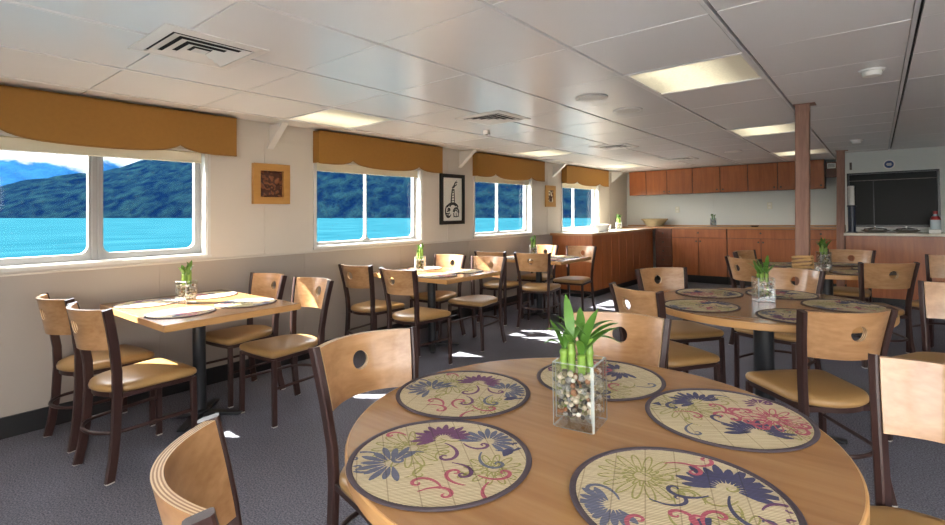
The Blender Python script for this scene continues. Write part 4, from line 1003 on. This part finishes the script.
m = MB(); m.lathe([(0.05, 0), (0.07, 0.02), (0.064, 0.02), (0.045, 0.006)], n=20); m.build('dish_body', 'dark', t)

# ------------------------------------------------------------------ galley wall, pass-through window, serving counter
YG = 9.25
g = MB(); X0, X1, Z0, Z1 = -0.345, 0.665, 1.05, 1.845
g.box(-0.37, X0, YG, YG+0.1, 0, CEIL+0.1); g.box(X1, XR, YG, YG+0.1, 0, CEIL+0.1); g.box(X0, X1, YG, YG+0.1, 0, Z0); g.box(X0, X1, YG, YG+0.1, Z1, CEIL+0.1)
g.box(-0.37, -0.345, YG+0.1, YB, 0, CEIL+0.1)
struct(g, 'wall_galley', 'backwall', smooth=0)
w = MB()
for a, b, c_, d_ in ((X0, X1, Z0, Z0+0.03), (X0, X1, Z1-0.02, Z1), (X0, X0+0.025, Z0, Z1), (X1-0.025, X1, Z0, Z1)): w.box(a, b, YG-0.006, YG+0.1, c_, d_, 0)
w.box(X0, X1, YG+0.036, YG+0.045, 1.728, 1.735, 2); w.box(X0+0.3, X0+0.31, YG+0.036, YG+0.046, Z0, 1.725, 0)
wf = struct(w, 'window_5', ['black_frame', 'steel', 'knob'], smooth=0)
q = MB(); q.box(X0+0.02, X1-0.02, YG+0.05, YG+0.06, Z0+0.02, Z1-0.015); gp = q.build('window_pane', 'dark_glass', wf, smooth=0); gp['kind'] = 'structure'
t = thing('serving_counter', 'long reddish wood serving counter with a pale top at the right', 'counter')
slab(t, 'front_panel', -0.36, 2.6, 8.78, 8.80, 0.10, 0.945, 'cherry', 0.002); slab(t, 'body', -0.36, 2.6, 8.805, YG-0.01, 0.10, 0.945, 'cherry', 0.002)
slab(t, 'toe_kick', -0.36, 2.6, 8.84, YG-0.01, 0, 0.10, 'black_base'); slab(t, 'top', -0.375, 2.62, 8.70, YG-0.008, 0.947, 0.985, 'laminate', 0.004)
SC = 0.9852
t = thing('cup_dispenser', 'tall dark tube holding stacked white cups, left end of serving counter', 'dispenser', (-0.285, 8.86, SC))
m = MB(); m.lathe([(0.062, 0.0), (0.062, 0.012), (0.045, 0.016), (0.045, 0.36), (0.052, 0.362), (0.052, 0.385), (0.040, 0.387)], n=24); m.build('tube', 'navy_tube', t)
m = MB(); pr = [(0.036, 0.387)]
for k in range(14): pr += [(0.034, 0.389+k*0.018), (0.040, 0.400+k*0.018), (0.040, 0.405+k*0.018)]
pr += [(0.036, 0.66)]; m.lathe(pr, n=20); m.build('cup_stack', 'white_cer', t)
t = thing('bottle', 'pale bottle with red cap and label, right end of the serving counter', 'bottle', (0.585, 8.86, SC))
m = MB(); m.lathe([(0.05, 0), (0.054, 0.006), (0.054, 0.17), (0.046, 0.20), (0.022, 0.235), (0.020, 0.25)], n=24); m.build('bottle_body', 'clear_bottle', t)
m = MB(); m.lathe([(0.0555, 0.175), (0.047, 0.202), (0.035, 0.221)], n=24); m.build('label_band', 'red', t)
m = MB(); m.lathe([(0.024, 0.25), (0.024, 0.285), (0.020, 0.288)], n=20); m.build('cap', 'red', t)
t = thing('napkin_holder', 'white low box beside the red capped bottle on the serving counter', 'holder', (0.57, 8.78, SC)); slab(t, 'holder_body', -0.06, 0.06, -0.03, 0.03, 0, 0.05, 'white_cer', 0.006)
for k, (x, y, wd, lb) in enumerate(((-0.03, 8.95, 0.17, 'larger shiny steel dish beside the cup dispenser on the serving counter'), (0.30, 8.95, 0.15, 'smaller shiny steel dish in the middle of the serving counter'))):
    t = thing('steel_dish', lb, 'dish', (x, y, SC), 0, 'steel dishes')
    m = MB(); m.lathe([(wd*0.6, 0), (wd*0.95, 0.03), (wd, 0.034), (wd*0.97, 0.036), (wd*0.58, 0.006)], n=32); m.build('dish_body', 'steel', t)
    m = MB(); m.lathe([(wd*0.80, 0.0345), (wd*0.7, 0.055), (wd*0.2, 0.066), (0.012, 0.068), (0.012, 0.085), (0.02, 0.09)], n=32); m.build('lid', 'steel', t)
t = thing('round_sign', 'round white and blue sign above the galley window', 'sign', (0.14, YG, 1.945))
def ydisc(m, r, y0, y1, mi=0, n=32): m.loft([[(r*math.cos(2*PI*i/n), y0, r*math.sin(2*PI*i/n)) for i in range(n)], [(r*math.cos(2*PI*i/n), y1, r*math.sin(2*PI*i/n)) for i in range(n)]], mi)
m = MB(); ydisc(m, 0.068, -0.006, -0.001); m.build('sign_plate', 'plastic_white', t)
m = MB(); ydisc(m, 0.052, -0.009, -0.0062); m.build('blue_disc', 'sign_blue', t)
m = MB()
for zz, ww in ((0.014, 0.026), (0.0, 0.032), (-0.014, 0.024)): m.box(-ww, ww, -0.0105, -0.0091, zz-0.004, zz+0.004)
m.build('sign_lettering', 'plastic_white', t, smooth=0)
t = thing('wall_hook', 'small dark hook on the galley wall beside the pillar', 'hook', (-0.295, YG, 1.95)); slab(t, 'plate', -0.014, 0.014, -0.006, -0.001, -0.055, 0.055, 'knob', 0.002)
m = MB(); m.tube([(0, -0.006, -0.02), (0, -0.035, -0.03), (0, -0.045, -0.01), (0, -0.04, 0.01)], 0.006, 8); m.build('hook_arm', 'knob', t)
t = thing('wall_notice', 'dark board with a small white notice beside the wall cabinets', 'sign', (-0.575, 10.0, 1.97))
slab(t, 'board', -0.075, 0.16, 0.05, 0.07, -0.13, 0.13, 'cherry_dark', 0.003); slab(t, 'bracket_arm', -0.02, 0.02, 0.07, 0.298, -0.02, 0.02, 'cherry_dark', 0.002); n_ = slab(t, 'notice', -0.055, 0.06, 0.044, 0.0495, 0.02, 0.105, 'plastic_white', 0.001)
m = MB()
for zz in (0.085, 0.065, 0.045): m.box(-0.042, 0.046, 0.0428, 0.0439, zz-0.004, zz+0.004)
m.build('printed_lines', 'ink', n_, smooth=0)

# ------------------------------------------------------------------ light
sun = bpy.data.lights.new('sun', 'SUN'); so = bpy.data.objects.new('sun', sun); COL.objects.link(so)
sd = Vector((1.0, 0.62, -1.06)).normalized(); so.rotation_euler = sd.to_track_quat('-Z', 'Y').to_euler(); sun.energy = 7.0; sun.angle = math.radians(0.6); sun.color = (1.0, 0.95, 0.86)
w = bpy.data.worlds.new('world'); scene.world = w; w.use_nodes = True; nt = w.node_tree
sky = nt.nodes.new('ShaderNodeTexSky'); sky.sky_type = 'NISHITA'; sky.sun_disc = False; sky.sun_elevation = math.radians(42); sky.sun_rotation = math.atan2(-1.0, -0.62); sky.air_density = 1.0; sky.dust_density = 2.0
mixs = nt.nodes.new('ShaderNodeMixRGB'); mixs.inputs[0].default_value = 0.75; mixs.inputs[2].default_value = (6.3, 6.15, 6.0, 1)
nt.links.new(sky.outputs[0], mixs.inputs[1])
bg = nt.nodes['Background']; bg.inputs[1].default_value = 0.30; nt.links.new(mixs.outputs[0], bg.inputs[0])

vs = scene.view_settings
scene.display_settings.display_device = 'sRGB'; vs.view_transform = 'Standard'; vs.look = 'None'; vs.gamma = 1; vs.use_curve_mapping = False; vs.exposure = 2.97
scene.cycles.max_bounces = 10; scene.cycles.diffuse_bounces = 6; scene.cycles.glossy_bounces = 4; scene.cycles.transparent_max_bounces = 16
scene.cycles.use_denoising = True; scene.cycles.sample_clamp_indirect = 8
